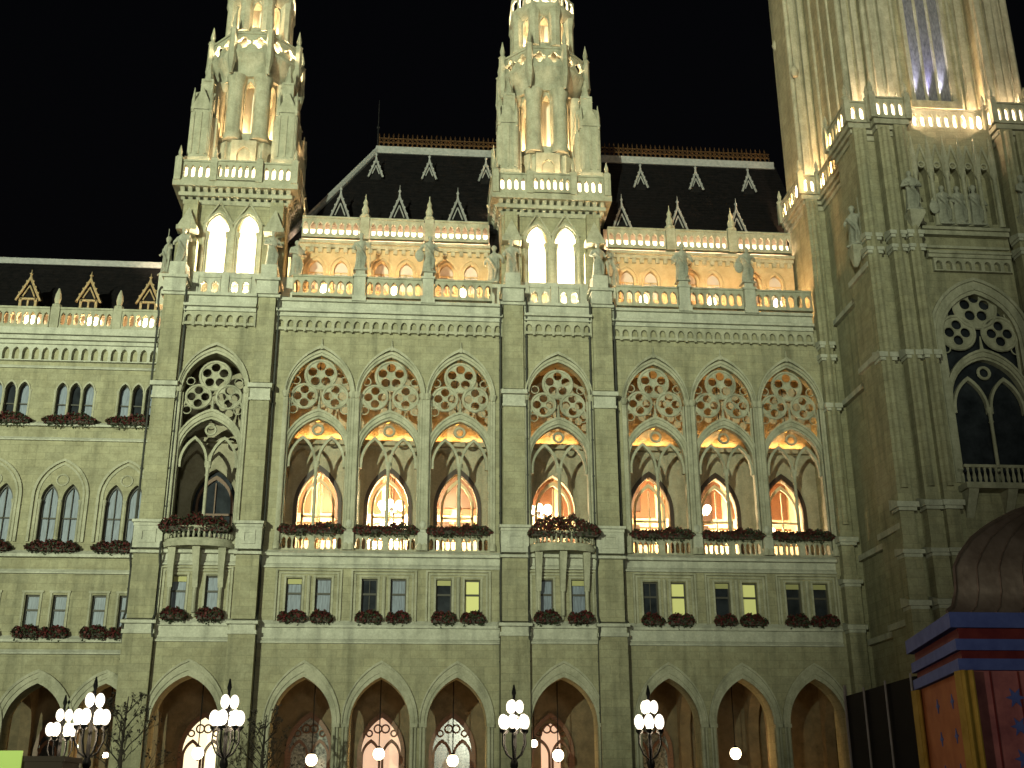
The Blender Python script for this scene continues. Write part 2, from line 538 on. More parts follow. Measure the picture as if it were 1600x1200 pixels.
front(-8.15, 4.85, CB, 0.0, 1.55)
front(11.30, 24.6, RB, 0.0, 1.55)
front(-14.55, -8.15, [TB[0]], -.4, 1.72, True)
front(4.85, 11.30, [TB[1]], -.4, 1.72, True)


# ---- horizontal courses, ledges, corbel tables
def courses(x0, x1, yf, top=True):
    l = MB()
    l.wedge(x0, x1, yf - .16, yf, 9.55, 9.78)
    l.box(x0, x1, yf - .07, yf, 9.78, 10.35)
    l.wedge(x0, x1, yf - .24, yf, 10.35, 10.75, .35)
    part(l, "string_course", LEDGE)
    l = MB()
    l.wedge(x0, x1, yf - .14, yf, 13.52, 13.74)
    l.box(x0, x1, yf - .06, yf, 13.74, 14.12)
    l.wedge(x0, x1, yf - .34, yf, 14.12, 14.5, .4)
    part(l, "balcony_ledge", LEDGE)
    c = MB()
    n = max(3, int((x1 - x0) / .53))
    p = (x1 - x0) / n
    holes = [arch(x0 + p * (i + .5), p * .31, 27.36, 27.62, .2, 3) for i in range(n)]
    c.wall(rect(x0, x1, 27.32, 28.0), holes, yf - .2, yf - .002)
    c.box(x0, x1, yf - .24, yf, 27.18, 27.32)
    for i in range(n + 1):
        xx = x0 + p * i
        c.box(max(x0, xx - .07), min(x1, xx + .07), yf - .27, yf - .2, 27.1, 27.6)
    part(c, "corbel_table", TRIM)
    k = MB()
    k.box(x0, x1, yf - .32, yf, 28.0, 28.22)
    k.wedge(x0, x1, yf - .55, yf + .1, 28.22, 28.55, .5)
    k.box(x0, x1, yf - .3, yf + .1, 28.5, 28.9)
    k.wedge(x0, x1, yf - .5, yf + .2, 28.9, 29.2, .6)
    part(k, "cornice", LEDGE)


courses(-8.15, 4.85, 0.0)
courses(11.30, 23.45, 0.0)
courses(-13.30, -9.25, -.4)
courses(6.10, 10.05, -.4)

# ---- piers of the side towers
for (a, b) in PIERS:
    m = MB()
    m.T = Matrix.Translation((0, .3, 0))
    m.box(a - .14, b + .14, -1.1, -.4, 0, 10.4)
    m.box(a - .06, b + .06, -1.02, -.4, 10.7, 14.1)
    m.box(a + .02, b - .02, -.95, -.4, 15.85, 23.4)
    m.box(a + .06, b - .06, -.92, -.4, 23.8, 29.1)
    part(m, "pier", ASH)
    c = MB()
    c.T = Matrix.Translation((0, .3, 0))
    c.box(a - .2, b + .2, -1.22, -.4, 9.9, 10.1)
    c.box(a - .1, b + .1, -1.13, -.42, 10.08, 10.42)
    c.wedge(a - .26, b + .26, -1.36, -.5, 10.4, 10.75, .45)
    part(c, "pier_cap", LEDGE)
    c = MB()
    c.T = Matrix.Translation((0, .3, 0))
    c.wedge(a - .18, b + .18, -1.26, -.5, 14.05, 14.35, .5)
    c.box(a - .13, b + .13, -1.2, -.42, 14.34, 15.52)
    c.box(a - .16, b + .16, -1.26, -.5, 15.5, 15.66)
    c.wedge(a - .22, b + .22, -1.42, -.5, 15.66, 16.02, .4)
    c.wall(rect(a + .2, b - .2, 14.6, 15.35), [rect(a + .34, b - .34, 14.74, 15.21)], -1.26, -1.19)
    part(c, "pier_plinth", LEDGE)
    c = MB()
    c.T = Matrix.Translation((0, .3, 0))
    c.box(a - .04, b + .04, -1.08, -.5, 22.7, 22.85)
    c.box(a, b, -1.0, -.52, 22.84, 23.42)
    c.wedge(a - .12, b + .12, -1.24, -.5, 23.4, 23.85, .55)
    part(c, "pier_capital", LEDGE)

# ---- drainpipes, jogging round the ledges
for x, yf in ((-14.72, -.42), (-13.2, -.52), (-8.03, -.2), (4.74, -.2), (6.22, -.52), (9.93, -.52), (11.44, -.2)):
    m = MB()
    pts = [(x, yf, .3), (x, yf, 9.4), (x, yf - .35, 9.9), (x, yf - .5, 10.6), (x, yf - .1, 11.0), (x, yf, 11.3), (x, yf, 13.3), (x, yf - .4, 13.9), (x, yf - .45, 14.5), (x, yf - .1, 15.0), (x, yf, 15.4), (x, yf, 27.9), (x, yf - .4, 28.4), (x, yf - .4, 29.1), (x, yf, 29.5), (x, yf + .3, 29.6)]
    m.tube(pts, .062, 8)
    for z in (3, 6, 8.6, 12.2, 16.6, 18.7, 20.8, 22.6, 25, 27):
        m.lathe([(.082, z), (.082, z + .09)], x, yf, 8)
    part(m, "drainpipe", LEAD)


# ---- first-floor windows
def small_window(cx, yf, z0, z1, hw, state):
    f = MB()
    y = yf + .2
    f.wall(rect(cx - hw, cx + hw, z0, z1), [rect(cx - hw + .07, cx + hw - .07, z0 + .07, z0 + (z1 - z0) * .60), rect(cx - hw + .07, cx + hw - .07, z0 + (z1 - z0) * .65, z1 - .07)], y, y + .07)
    if state == 'd':
        f.box(cx - .018, cx + .018, y + .01, y + .06, z0 + .05, z1 - .05)
    w_ = part(f, "window", FRAME)
    p = MB()
    p.box(cx - hw, cx + hw, y + .09, y + .12, z0, z1)
    p.build("pane", {'c': CURTAIN, 'd': PANE, 'y': BLIND}[state[0]], w_)
    if len(state) > 1:
        q = MB()
        q.box(cx - hw + .05, cx + hw - .05, y - .03, y - .005, z1 - .30, z1 - .03)
        q.build("rolled_blind", BLINDD, w_)


ST = {-5.48: ('cb', 'c'), -1.5: ('d', 'c'), 2.47: ('db', 'y'), 13.73: ('d', 'y'), 17.72: ('db', 'y'), 21.70: ('db', 'db'), -11.3: ('cb', 'c'), 8.05: ('c', 'cb')}
for c in CB + RB + TB:
    tw = c in TB
    for k, s_ in zip((-1, 1), ST[c]):
        small_window(c + k * (.91 if tw else W1), -.4 if tw else 0, 10.85, 12.98, .42, s_)


# ---- loggia tracery
def tracery(cx, y, hw, z0, s=1.0, parent=HALL, zsub=19.95, hsub=2.05, zbig=23.3, hbig=2.42, mull=True):
    t = MB()
    hs = hw - .12
    # sub-arch with two orders
    t.band(arch(cx, hs, z0, zsub, hsub), arch(cx, hs + .10, z0, zsub, hsub + .14), y - .04, y + .34)
    t.band(arch(cx, hs + .10, zsub - .4, zsub, hsub + .14), arch(cx, hs + .26, zsub - .4, zsub, hsub + .40), y - .13, y + .25)
    t.band(arch(cx, hs + .26, zsub - .1, zsub, hsub + .40), arch(cx, hs + .34, zsub - .1, zsub, hsub + .56), y - .2, y + .1)
    za = zsub + hsub
    t.lathe([(.13, za + .42), (.09, za + .7), (.03, za + 1.3)], cx, y - .05, 6)
    # wheels
    f0 = hw / 1.72 * s
    zc = za + 1.36 * s
    Rr = .70 * s * hw / 1.72
    for k in (-1, 1):
        xx = cx + k * .86 * s * hw / 1.72
        t.ring(xx, y + .05, zc, Rr, .085 * s, 24)
        for q in range(4):
            a = q * PI / 2
            t.ring(xx + .39 * s * math.cos(a), y + .04, zc + .39 * s * math.sin(a), .27 * s, .035 * s, 14, 5)
    zt = zc + 1.30 * s
    R2 = .86 * s * hw / 1.72
    t.ring(cx, y + .05, zt, R2, .09 * s, 26)
    for q in range(5):
        a = PI / 2 + q * 2 * PI / 5
        t.ring(cx + .50 * s * math.cos(a), y + .04, zt + .50 * s * math.sin(a), .285 * s, .035 * s, 14, 5)
    # webs between wheels, arch and sub-arch
    for k in (-1, 1):
        t.tube([(cx + k * 1.52 * hw / 1.72 * s, y + .05, zc - .2), (cx + k * 1.66 * hw / 1.72, y + .05, zc - .75 * s), (cx + k * (hw - .1), y + .05, zsub + .9)], .07 * s, 6)
        t.ring(cx + k * 1.44 * f0, y + .04, zc - .80 * s, .24 * s, .035 * s, 12, 5)
        t.ring(cx + k * 1.36 * f0, y + .04, zc + .93 * s, .23 * s, .035 * s, 12, 5)
    # pierced plate behind the rings
    f_ = hw / 1.72 * s
    def circ(x, z, r, n=14):
        return [(x + r * math.cos(2 * PI * j / n), z + r * math.sin(2 * PI * j / n)) for j in range(n)]
    for k in (-1, 1):
        xx = cx + k * .86 * f_
        t.wall(circ(xx, zc, Rr, 22), [circ(xx + .39 * s * math.cos(q * PI / 2), zc + .39 * s * math.sin(q * PI / 2), .26 * s) for q in range(4)], y + .04, y + .14)
    t.wall(circ(cx, zt, R2, 26), [circ(cx + .50 * s * math.cos(PI / 2 + q * 2 * PI / 5), zt + .50 * s * math.sin(PI / 2 + q * 2 * PI / 5), .275 * s) for q in range(5)], y + .04, y + .14)
    # twin lancets
    hl = hs / 2 - .02
    zl = zsub - .5
    for k in (-1, 1):
        c2 = cx + k * hs / 2
        t.band(arch(c2, hl - .13, zl - .25, zl, 1.38 * s), arch(c2, hl, zl - .25, zl, 1.58 * s), y + .02, y + .26)
    t.ring(cx, y + .12, zsub + hsub - .62 * s, .28 * s, .075 * s, 14, 6)
    tr = t.build("tracery", TRIM, parent)
    m = MB()
    m.lathe([(.17, z0), (.17, z0 + .25), (.10, z0 + .4), (.088, zl - .75), (.14, zl - .68), (.095, zl - .6), (.11, zl - .3), (.2, zl - .05), (.2, zl + .08)], cx, y + .12, 10)
    m.build("mullion", TRIM, tr)
    return tr


for c in CB + RB:
    tracery(c, .22, 1.72, 14.5)
for c in TB:
    tracery(c, -.18, 1.72, 14.5, zsub=19.7, hsub=2.0, hbig=2.25, s=.97)

# ---- loggia balustrades
for c in CB + RB:
    b = MB()
    for k in (-1, 1):
        balus(b, c + (.14 if k > 0 else -1.64), c + (1.64 if k > 0 else -.14), .12, 14.56, 15.34, 5, .14, .37, .1, .03)
    b.box(c - .16, c + .16, .06, .34, 14.5, 15.44)
    part(b, "balustrade", TRIM)
for c in [x + 1.99 for x in CB[:2]] + [x + 1.99 for x in RB[:2]]:
    b = MB()
    b.box(c - .26, c + .26, -.22, .05, 14.5, 15.5)
    b.wedge(c - .3, c + .3, -.28, .05, 15.5, 15.75, .5)
    b.ball((c, -.1, 15.95), .2, .12, .24, 8, 6)
    part(b, "pedestal", LEDGE)
for c in TB:                                     # bowed balconies on consoles
    b = MB()
    prof = []
    N_ = 10
    def bow(r, zz, dx=0.0):
        return [(c + (1.75 + dx) * math.cos(PI + PI * i / N_), -.62 + (-.95 - dx) * math.sin(PI * i / N_) , zz) for i in range(N_ + 1)]
    b.loft([bow(0, 14.35, .05), bow(0, 14.6, .12)])
    b.loft([bow(0, 14.6, -.02), bow(0, 14.78, -.02)])
    up, lo = bow(0, 15.3, .02), bow(0, 14.78, .02)
    for i in range(N_):
        A, B = Vector(up[i]), Vector(up[i + 1])
        for q in (.25, .75):
            p = A.lerp(B, q)
            b.lathe([(.05, 14.78), (.085, 14.95), (.05, 15.15), (.07, 15.3)], p.x, p.y, 6)
    b.tube([(p[0], p[1], 15.34) for p in up], .09, 6)
    part(b, "balcony", TRIM)
    k_ = MB()
    for k in (-1, 0, 1):
        xx = c + k * 1.3
        k_.loft([[(xx - .13, -.6, 12.3), (xx + .13, -.6, 12.3), (xx + .13, -.72, 12.3), (xx - .13, -.72, 12.3)],
                 [(xx - .15, -.6, 13.2), (xx + .15, -.6, 13.2), (xx + .15, -.95, 13.2), (xx - .15, -.95, 13.2)],
                 [(xx - .2, -.6, 14.35), (xx + .2, -.6, 14.35), (xx + .2, -1.35 + abs(k) * .3, 14.35), (xx - .2, -1.35 + abs(k) * .3, 14.35)]])
        k_.tube([(xx, -.68, 11.0), (xx, -.68, 12.3)], .1, 7)
    part(k_, "balcony_console", TRIM)

# ---- loggia interior: floor, vault, back wall with lit windows, rooms behind
lg = MB()
lg.box(-14.5, 24.3, -.05, 2.8, 14.2, 14.5)
lg.box(-14.5, 24.3, .02, 2.8, 25.9, 26.2)
for x in (-14.4, -8.45, 4.95, 11.1, 24.1):
    lg.box(x - .12, x + .12, .62, 2.8, 14.5, 25.9)
part(lg, "loggia_vault", PLASTER)
ALLB = CB + RB + TB
wh = []
for c in ALLB:
    wh.append(arch(c, 1.15 if c not in TB else 1.25, 14.9, 17.6, 2.05))
bw = MB()
bw.wall(rect(-14.5, 24.3, 14.5, 25.9), wh, 2.8, 3.2)
bw.wedge(-14.3, 24.1, 2.42, 2.8, 21.2, 21.5, .8)
part(bw, "loggia_back_wall", PLASTER)
for c in ALLB:
    hw = 1.15 if c not in TB else 1.25
    f = MB()
    f.band(arch(c, hw - .34, 14.9, 17.6, 1.5), arch(c, hw - .2, 14.9, 17.6, 1.75), 3.0, 3.12)
    f.box(c - hw + .2, c + hw - .2, 3.0, 3.1, 17.0, 17.12)
    f.box(c - .045, c + .045, 3.01, 3.1, 14.9, 17.0)
    f.box(c - hw + .2, c + hw - .2, 3.0, 3.1, 15.7, 15.78)
    f.box(c - .03, c + .03, 3.01, 3.1, 17.12, 18.9)
    fw = part(f, "window_frame", HALLW if c != TB[0] else WOOD)
    o = MB()
    o.band(arch(c, hw, 14.9, 17.6, 2.05), arch(c, hw + .22, 14.9, 17.6, 2.4), 2.66, 2.8)
    o.build("hood_mould", WOODD if c not in TB else PLASTER, fw)
    if c == TB[0]:
        p = MB()
        p.wall(arch(c, hw - .02, 14.9, 17.6, 2.03), [], 3.15, 3.18)
        p.build("pane", PANE, fw)
# rooms
rm = MB()
def room(x0, x1):
    rm.m = 0
    rm.box(x0, x1, 8.6, 8.8, 14.3, 21.6)
    rm.box(x0, x1, 3.25, 8.6, 21.4, 21.6)
    rm.box(x0, x0 + .15, 3.21, 8.6, 14.5, 21.4)
    rm.box(x1 - .15, x1, 3.21, 8.6, 14.5, 21.4)
    rm.m = 1
    rm.box(x0, x1, 3.25, 8.6, 14.2, 14.4)
    n = int((x1 - x0) / 2)
    for i in range(n):
        xx = x0 + (i + .5) * (x1 - x0) / n
        rm.box(xx - .75, xx + .75, 8.5, 8.6, 18.6, 21.0)
        rm.box(xx - .6, xx + .6, 8.5, 8.6, 17.0, 17.7)
        rm.box(xx - .95, xx - .85, 8.45, 8.6, 14.5, 21.4)
    rm.box(x0, x1, 8.52, 8.6, 17.9, 18.0)
for x0, x1, z0, z1 in ((1.5, 3.9, 19.0, 21.35), (-4.9, -4.2, 18.2, 21.3), (12.7, 14.3, 19.0, 21.3), (17.9, 18.9, 18.2, 21.0), (1.3, 2.2, 17.5, 18.1), (2.5, 3.8, 17.5, 18.1), (-5.0, -4.2, 17.5, 18.1), (12.8, 14.2, 17.5, 18.1), (17.6, 18.6, 17.5, 18.1)):
    q = MB(); q.box(x0, x1, 8.38, 8.48, z0, z1); part(q, "hall_panel", WOODD)
room(-8.2, 4.8)
room(4.9, 11.2)
room(11.3, 24.2)
part(rm, "hall_interior", [HALLW, WOOD])


def chandelier(loc, n, r, label, e):
    t = tag(empty("chandelier", loc), label, "chandelier", "chandeliers in the lit halls")
    a = MB()
    a.tube([(0, 0, .1), (0, 0, 21.4 - loc[2])], .03, 6)
    a.lathe([(.06, -.3), (.12, -.1), (.05, .15)], 0, 0, 8)
    for i in range(n):
        t_ = 2 * PI * i / n + .4
        a.tube([(0, 0, -.1), (r * .6 * math.cos(t_), r * .6 * math.sin(t_), -.25), (r * math.cos(t_), r * math.sin(t_), -.06)], .025, 5)
    a.build("chandelier_frame", IRON, t)
    for i in range(n):
        t_ = 2 * PI * i / n + .4
        b = MB()
        b.ball((r * math.cos(t_), r * math.sin(t_), .14), .25 if n < 9 else .34, .25 if n < 9 else .34, .25 if n < 9 else .4, 12, 8)
        b.build("lamp_globe", GLOWW, t)
    lamp('POINT', "chandelier_light", (loc[0], loc[1], loc[2] - .6), e * 3.6, (1.0, .74, .44), .2)


chandelier((-1.35, 5.2, 18.15), 6, .6, "globe chandelier hanging high behind the middle window of the left loggia", 1500)
chandelier((-1.2, 4.1, 16.35), 9, .72, "great low chandelier blazing white behind the middle window of the left loggia", 1800)
chandelier((7.5, 5.4, 18.1), 6, .6, "globe chandelier behind the loggia window of the middle tower", 1000)
chandelier((17.2, 5.2, 18.2), 6, .6, "globe chandelier behind the middle window of the loggia beside the great tower", 900)
chandelier((21.2, 5.0, 16.8), 5, .45, "low globe chandelier behind the loggia window nearest the great tower", 500)
lamp('POINT', "hall_ceiling_light", (-5.6, 5.5, 19.8), 1777, (1.0, .70, .38), .15)
lamp('POINT', "hall_ceiling_light", (2.4, 5.5, 19.8), 1606, (1.0, .70, .38), .15)
lamp('POINT', "hall_ceiling_light", (13.2, 5.5, 19.8), 1433, (1.0, .70, .38), .15)

# pendant lamps and cove lights in the loggia vault
ORD = {-5.48: "left", -1.5: "middle", 2.47: "right"}
PEND = {-5.48: "in the first arch right of the dark loggia arch", -1.5: "above the chandelier window of the left loggia", 2.47: "in the loggia arch just left of the middle tower",
        8.05: "in the tower loggia arch above the humped flower box", 13.73: "in the first loggia arch right of the middle tower", 17.72: "in the middle arch of the right loggia", 21.70: "in the loggia arch nearest the great tower"}
for c in CB + RB + [TB[1]]:
    t = tag(empty("pendant_lamp", (c + (-.15 if c < 5 else .1), 1.5, 22.45)), "amber pendant lamp hanging " + PEND[c], "pendant lamp", "amber pendant lamps in the loggia")
    a = MB(); a.tube([(0, 0, .2), (0, 0, 3.45)], .025, 6); a.lathe([(.2, .16), (.12, .26), (.04, .34)], 0, 0, 10); a.build("hanging_rod", IRON, t)
    b = MB(); b.ball((0, 0, 0), .2, .2, .24, 12, 8); b.build("lamp_globe", GLOWY, t)
    lamp('AREA', "cove_light", (c, 2.62, 21.56), 92, (1.0, .46, .12), to=(c, 2.3, 24), shape='RECTANGLE', size=2.9, size_y=.12)

# ---- arcade behind the ground-floor arches
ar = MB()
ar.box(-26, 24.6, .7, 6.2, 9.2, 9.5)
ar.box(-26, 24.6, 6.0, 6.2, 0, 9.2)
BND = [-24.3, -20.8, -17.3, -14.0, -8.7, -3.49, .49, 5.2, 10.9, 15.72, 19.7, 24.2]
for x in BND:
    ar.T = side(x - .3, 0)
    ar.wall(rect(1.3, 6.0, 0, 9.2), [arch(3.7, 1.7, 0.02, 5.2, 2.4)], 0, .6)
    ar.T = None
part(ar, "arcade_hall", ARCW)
AW = {-5.48: LEADGLASS, -1.5: LITPINK, 2.47: LEADGLASS, 8.05: LITPINK, 13.73: LEADGLASS, 17.72: ARCW, 21.7: ARCW, -11.3: LITWHITE, -19.05: PANE}
for c, mm in AW.items():
    if mm is ARCW:
        continue
    z = MB()
    hw = 1.2
    z.band(arch(c, hw - .1, 2, 4.3, 1.9), arch(c, hw + .12, 2, 4.3, 2.2), 5.8, 6.0)
    for k in (-1, 1):
        z.band(arch(c + k * .57, .42, 2, 4.1, .75), arch(c + k * .57, .55, 2, 4.1, .95), 5.82, 5.98)
    for dx in (-.2, .2):
        z.ring(c + dx * 1.05, 5.9, 5.6, .22, .05, 12, 5)
    z.ring(c - .68, 5.9, 5.35, .17, .05, 10, 5); z.ring(c + .68, 5.9, 5.35, .17, .05, 10, 5)
    z.box(c - hw, c + hw, 5.84, 5.97, 3.2, 3.34)
    q = part(z, "arcade_window", WOOD)
    p = MB()
    if c == 8.05:
        p.wall(arch(c, .55, 2, 5.0, .9), [], 5.95, 5.98)
    else:
        p.wall(arch(c, hw - .06, 2, 4.3, 1.95), [], 5.95, 5.98)
    p.build("pane", mm, q)

def globe_lantern(c, z, label, r=.31, y=3.0, e=130):
    t = tag(empty("globe_lantern", (c, y, z)), label, "lantern", "globe lanterns hanging in the arcade")
    a = MB(); a.tube([(0, 0, r), (0, 0, 9.2 - z)], .03, 6); a.lathe([(.13, r * .86), (.16, r * 1.0), (.05, r * 1.3)], 0, 0, 10); a.lathe([(.03, -r * 1.25), (.09, -r * 1.0), (.12, -r * .85)], 0, 0, 10)
    a.build("hanging_rod", IRON, t)
    b = MB(); b.ball((0, 0, 0), r, r, r * 1.05, 14, 10); b.build("lamp_globe", GLOWW, t)
    lamp('POINT', "lantern_light", (c, y - .45, z - .1), e, (1.0, .58, .2), .12)


globe_lantern(-11.05, 4.2, "globe lantern in the wide arcade arch of the left tower, before the bright doorway")
globe_lantern(-5.1, 3.85, "globe lantern in the arcade arch just right of the left tower")
globe_lantern(-1.55, 4.15, "globe lantern hanging before the pink leaded arcade window")
globe_lantern(2.4, 3.8, "globe lantern in the arcade arch just left of the middle tower")
globe_lantern(8.1, 4.07, "lower globe lantern in the arcade arch of the middle tower")
globe_lantern(6.95, 4.75, "higher globe lantern beside another one in the middle tower arch", .22, 4.6, 40)
globe_lantern(17.9, 4.15, "globe lantern in the arcade arch halfway between middle tower and great tower")
globe_lantern(-15.8, 4.1, "small globe lantern in the wing arcade behind the bare tree", .16, 3.0, 90)
for c in (13.2, 21.3):
    lamp('POINT', "lantern_light", (c, 3.2, 1.6), 90, (1.0, .58, .2), .1)

# ---- roof gallery: balustrade on the cornice, recessed wall, upper balustrade
def strip_light(x0, x1, y, z, h, label, group, alongy=False):
    """a row of lamp tubes in a low trough: housing and lit diffuser"""
    t = tag(empty("strip_light", ((x0 + x1) / 2, y, z)), label, "strip light", group)
    L_ = (x1 - x0) / 2
    q = MB(); q.box(-L_, L_, -.06, .06, 0, .06); q.box(-L_ - .02, -L_, -.05, .05, .06, h * .6); q.box(L_, L_ + .02, -.05, .05, .06, h * .6); q.build("lamp_housing", IRON, t)
    q = MB(); q.loft([[(-L_, .05 * math.cos(t_), h * .53 + h * .42 * math.sin(t_)) for t_ in [2 * PI * j / 10 for j in range(10)]], [(L_, .05 * math.cos(t_), h * .53 + h * .42 * math.sin(t_)) for t_ in [2 * PI * j / 10 for j in range(10)]]]); q.build("lamp_diffuser", GLOWS, t)
    if alongy:
        t.rotation_euler.z = PI / 2
    return t


def gallery(x0, x1, cs, bounds, gy=2.5):
    gw = MB()
    hs = []
    for c in cs:
        for k in (-1, 1):
            hs.append(arch(c - .1 + k * .75, .42, 31.0, 32.3, .62, 6))
    gw.wall(rect(x0, x1, 28.9, 34.2), hs, gy, gy + .3)
    gw.box(x0, x1, .2, gy, 28.7, 28.95)
    part(gw, "gallery_wall", BRICK)
    for c in cs:
        for k in (-1, 1):
            xx = c - .1 + k * .75
            f = MB()
            f.band(arch(xx, .42, 31.0, 32.3, .62, 6), arch(xx, .54, 31.0, 32.3, .78, 6), gy - .08, gy)
            f.band(arch(xx, .62, 31.6, 32.3, .9, 6), arch(xx, .74, 31.6, 32.3, 1.05, 6), gy - .06, gy)
            f.box(xx - .03, xx + .03, gy + .1, gy + .16, 31, 32.2)
            f.box(xx - .42, xx + .42, gy + .1, gy + .16, 32.12, 32.2)
            fo = part(f, "gallery_window", BRICK)
            p = MB(); p.wall(arch(xx, .41, 31.0, 32.3, .6, 6), [], gy + .17, gy + .2); p.build("pane", PALEPANE, fo)
    cn = MB()
    cn.box(x0, x1, gy - .22, gy + .3, 33.75, 33.95)
    n = int((x1 - x0) / .5)
    for i in range(n):
        xx = x0 + (i + .5) * (x1 - x0) / n
        cn.box(xx - .12, xx + .12, gy - .18, gy, 33.45, 33.75)
    cn.wedge(x0, x1, gy - .42, gy + .3, 33.95, 34.3, .6)
    part(cn, "gallery_cornice", TRIM)
    xs = [x0] + bounds + [x1]
    at = MB(); at.box(x0, x1, gy + .62, gy + .74, 34.2, 36.1); part(at, "attic_wall", ATTIC)
    for i in range(len(xs) - 1):
        a, b = xs[i] + (.32 if i else .1), xs[i + 1] - (.32 if i < len(xs) - 2 else .1)
        m = MB(); balus(m, a, b, gy - .35, 34.45, 35.65, 8, .2, .35, .22, .1); part(m, "balustrade", TRIM)
        lamp('AREA', "rail_light_strip", ((a + b) / 2, gy + .35, 34.45), 150, (1.0, .68, .46), to=((a + b) / 2, gy + .75, 36.2), shape='RECTANGLE', size=b - a, size_y=.1)
        strip_light(a, b, gy + .3, 34.62, .62, "strip light glowing behind the upper roof rail " + STRIP.pop(0), "strip lights behind the upper roof rails")
        a2, b2 = xs[i] + (.36 if i else .05), xs[i + 1] - (.36 if i < len(xs) - 2 else .05)
        m = MB(); balus(m, a2, b2, -.28, 29.4, 30.5, 7, .22, .37, .18, .1); part(m, "balustrade", TRIM)
        cxm = (a2 + b2) / 2
        t = tag(empty("gallery_floodlight", (cxm, .85, 29.0)), "warm floodlight behind the gallery rail " + FLD.pop(0), "floodlight", "warm floodlights on the roof galleries")
        q = MB(); q.box(-.2, .2, -.12, .12, 0.1, .86); q.box(-.04, .04, -.04, .04, 0, .1); q.build("lamp_housing", IRON, t)
        q = MB(); q.ball((0, -.02, 1.2), .27, .16, .38, 10, 8); q.build("lamp_lens", GLOWW, t)
        lamp('POINT', "gallery_light", (cxm, .95, 30.3), 1400, (1.0, .56, .23), .12)
    for i, x in enumerate(bounds):
        m = MB()
        m.box(x - .28, x + .28, gy - .45, gy - .05, 34.3, 35.8)
        m.lathe([(.3, 35.8), (.34, 35.95), (.2, 36.1), (.24, 36.4), (.12, 36.7), (.16, 36.9), (.05, 37.15), (.02, 37.5)], x, gy - .25, 8)
        part(m, "rail_pinnacle", TRIM)
        m = MB()
        m.box(x - .33, x + .33, -.55, .1, 29.2, 30.5)
        m.wedge(x - .4, x + .4, -.62, .14, 30.5, 30.75, .6)
        m.box(x - .27, x + .27, -.45, .05, 30.7, 30.95)
        m.box(x - .4, x + .4, -.62, -.5, 28.95, 29.3)
        part(m, "statue_pedestal", LEDGE)


PALEPANE = mat("milky_gallery_pane", (0.5, 0.46, 0.44), 0.5)
STRIP = ["at its left hipped end", "in the middle of the left roof", "beside the left wall of the middle tower", "beside the right wall of the middle tower", "in the middle of the right roof", "by the corner of the great tower"]
FLD = ["of the first bay right of the left tower", "between the two middle statues of the left gallery", "of the bay left of the middle tower", "of the first bay right of the middle tower", "between the two statues of the right gallery", "of the bay beside the great tower"]
gallery(-7.4, 4.3, CB, [-3.48, .49])
gallery(11.6, 23.6, RB, [15.72, 19.70])

# ---- main roof
rf = MB()
def roof(x0, x1, y0, z0, y1, z1, hip=None):
    xa = x0 if hip is None else hip
    yb = 2 * y1 - y0
    rf.add([(x0, y0, z0), (x1, y0, z0), (x1, y1, z1), (xa, y1, z1), (x0, yb, z0), (x1, yb, z0)],
           [(0, 1, 2, 3), (4, 0, 3), (5, 4, 3, 2), (1, 5, 2), (0, 4, 5, 1)])
    # slate courses
    for i in range(1, 34):
        t = i / 34
        xl = x0 + (xa - x0) * t
        y, z = y0 + (y1 - y0) * t, z0 + (z1 - z0) * t
        rf.add([(xl, y - .03, z), (x1, y - .03, z), (x1, y + .02, z + .06), (xl, y + .02, z + .06)], [(0, 1, 2, 3)])
roof(-8.4, 4.9, 2.9, 34.3, 9.0, 44.7, -3.2)
roof(11.2, 25.4, 2.9, 34.3, 9.0, 44.7)
rf.add([(4.9, 9.2, 37.6), (11.2, 9.2, 37.6), (11.2, 9.0, 44.7), (4.9, 9.0, 44.7), (4.9, 15.1, 34.3), (11.2, 15.1, 34.3)], [(0, 1, 2, 3), (3, 2, 5, 4)])
ROOF = part(rf, "roof", SLATE)
z = MB()
z.box(-3.3, 25.2, 8.75, 9.25, 44.55, 45.0)
z.box(-3.3, 25.2, 8.68, 9.3, 44.4, 44.55)
z.tube([(-8.4, 2.9, 34.35), (-3.2, 9.0, 44.75)], .24, 8)
z.tube([(-8.4, 15.1, 34.35), (-3.2, 9.0, 44.75)], .24, 8)
z.build("ridge_capping", ZINC, ROOF)
cr = MB()
N_ = 84
for i in range(N_):
    xx = -3.1 + i * (28.1 / N_)
    cr.ring(xx + .16, 9.0, 45.28, .15, .028, 10, 4)
    cr.ring(xx + .16, 9.0, 45.62, .11, .024, 8, 4)
    cr.box(xx - .02, xx + .02, 8.98, 9.02, 45.0, 45.95)
    cr.add([(xx - .07, 9.0, 45.9), (xx, 8.96, 46.02), (xx + .07, 9.0, 45.9), (xx, 9.04, 46.02), (xx, 9, 46.2)], [(0, 1, 4), (1, 2, 4), (2, 3, 4), (3, 0, 4)])
for zz in (45.07, 45.44, 45.78):
    cr.box(-3.1, 25, 8.975, 9.025, zz - .025, zz + .025)
cr.build("ridge_cresting", CREST, ROOF)
ms = MB(); ms.tube([(-3.2, 9, 44.8), (-3.2, 9, 48.9)], [.07, .02], 6); ms.ball((-3.2, 9, 46.6), .13, .13, .16, 8, 6); ms.build("roof_mast", IRON, ROOF)

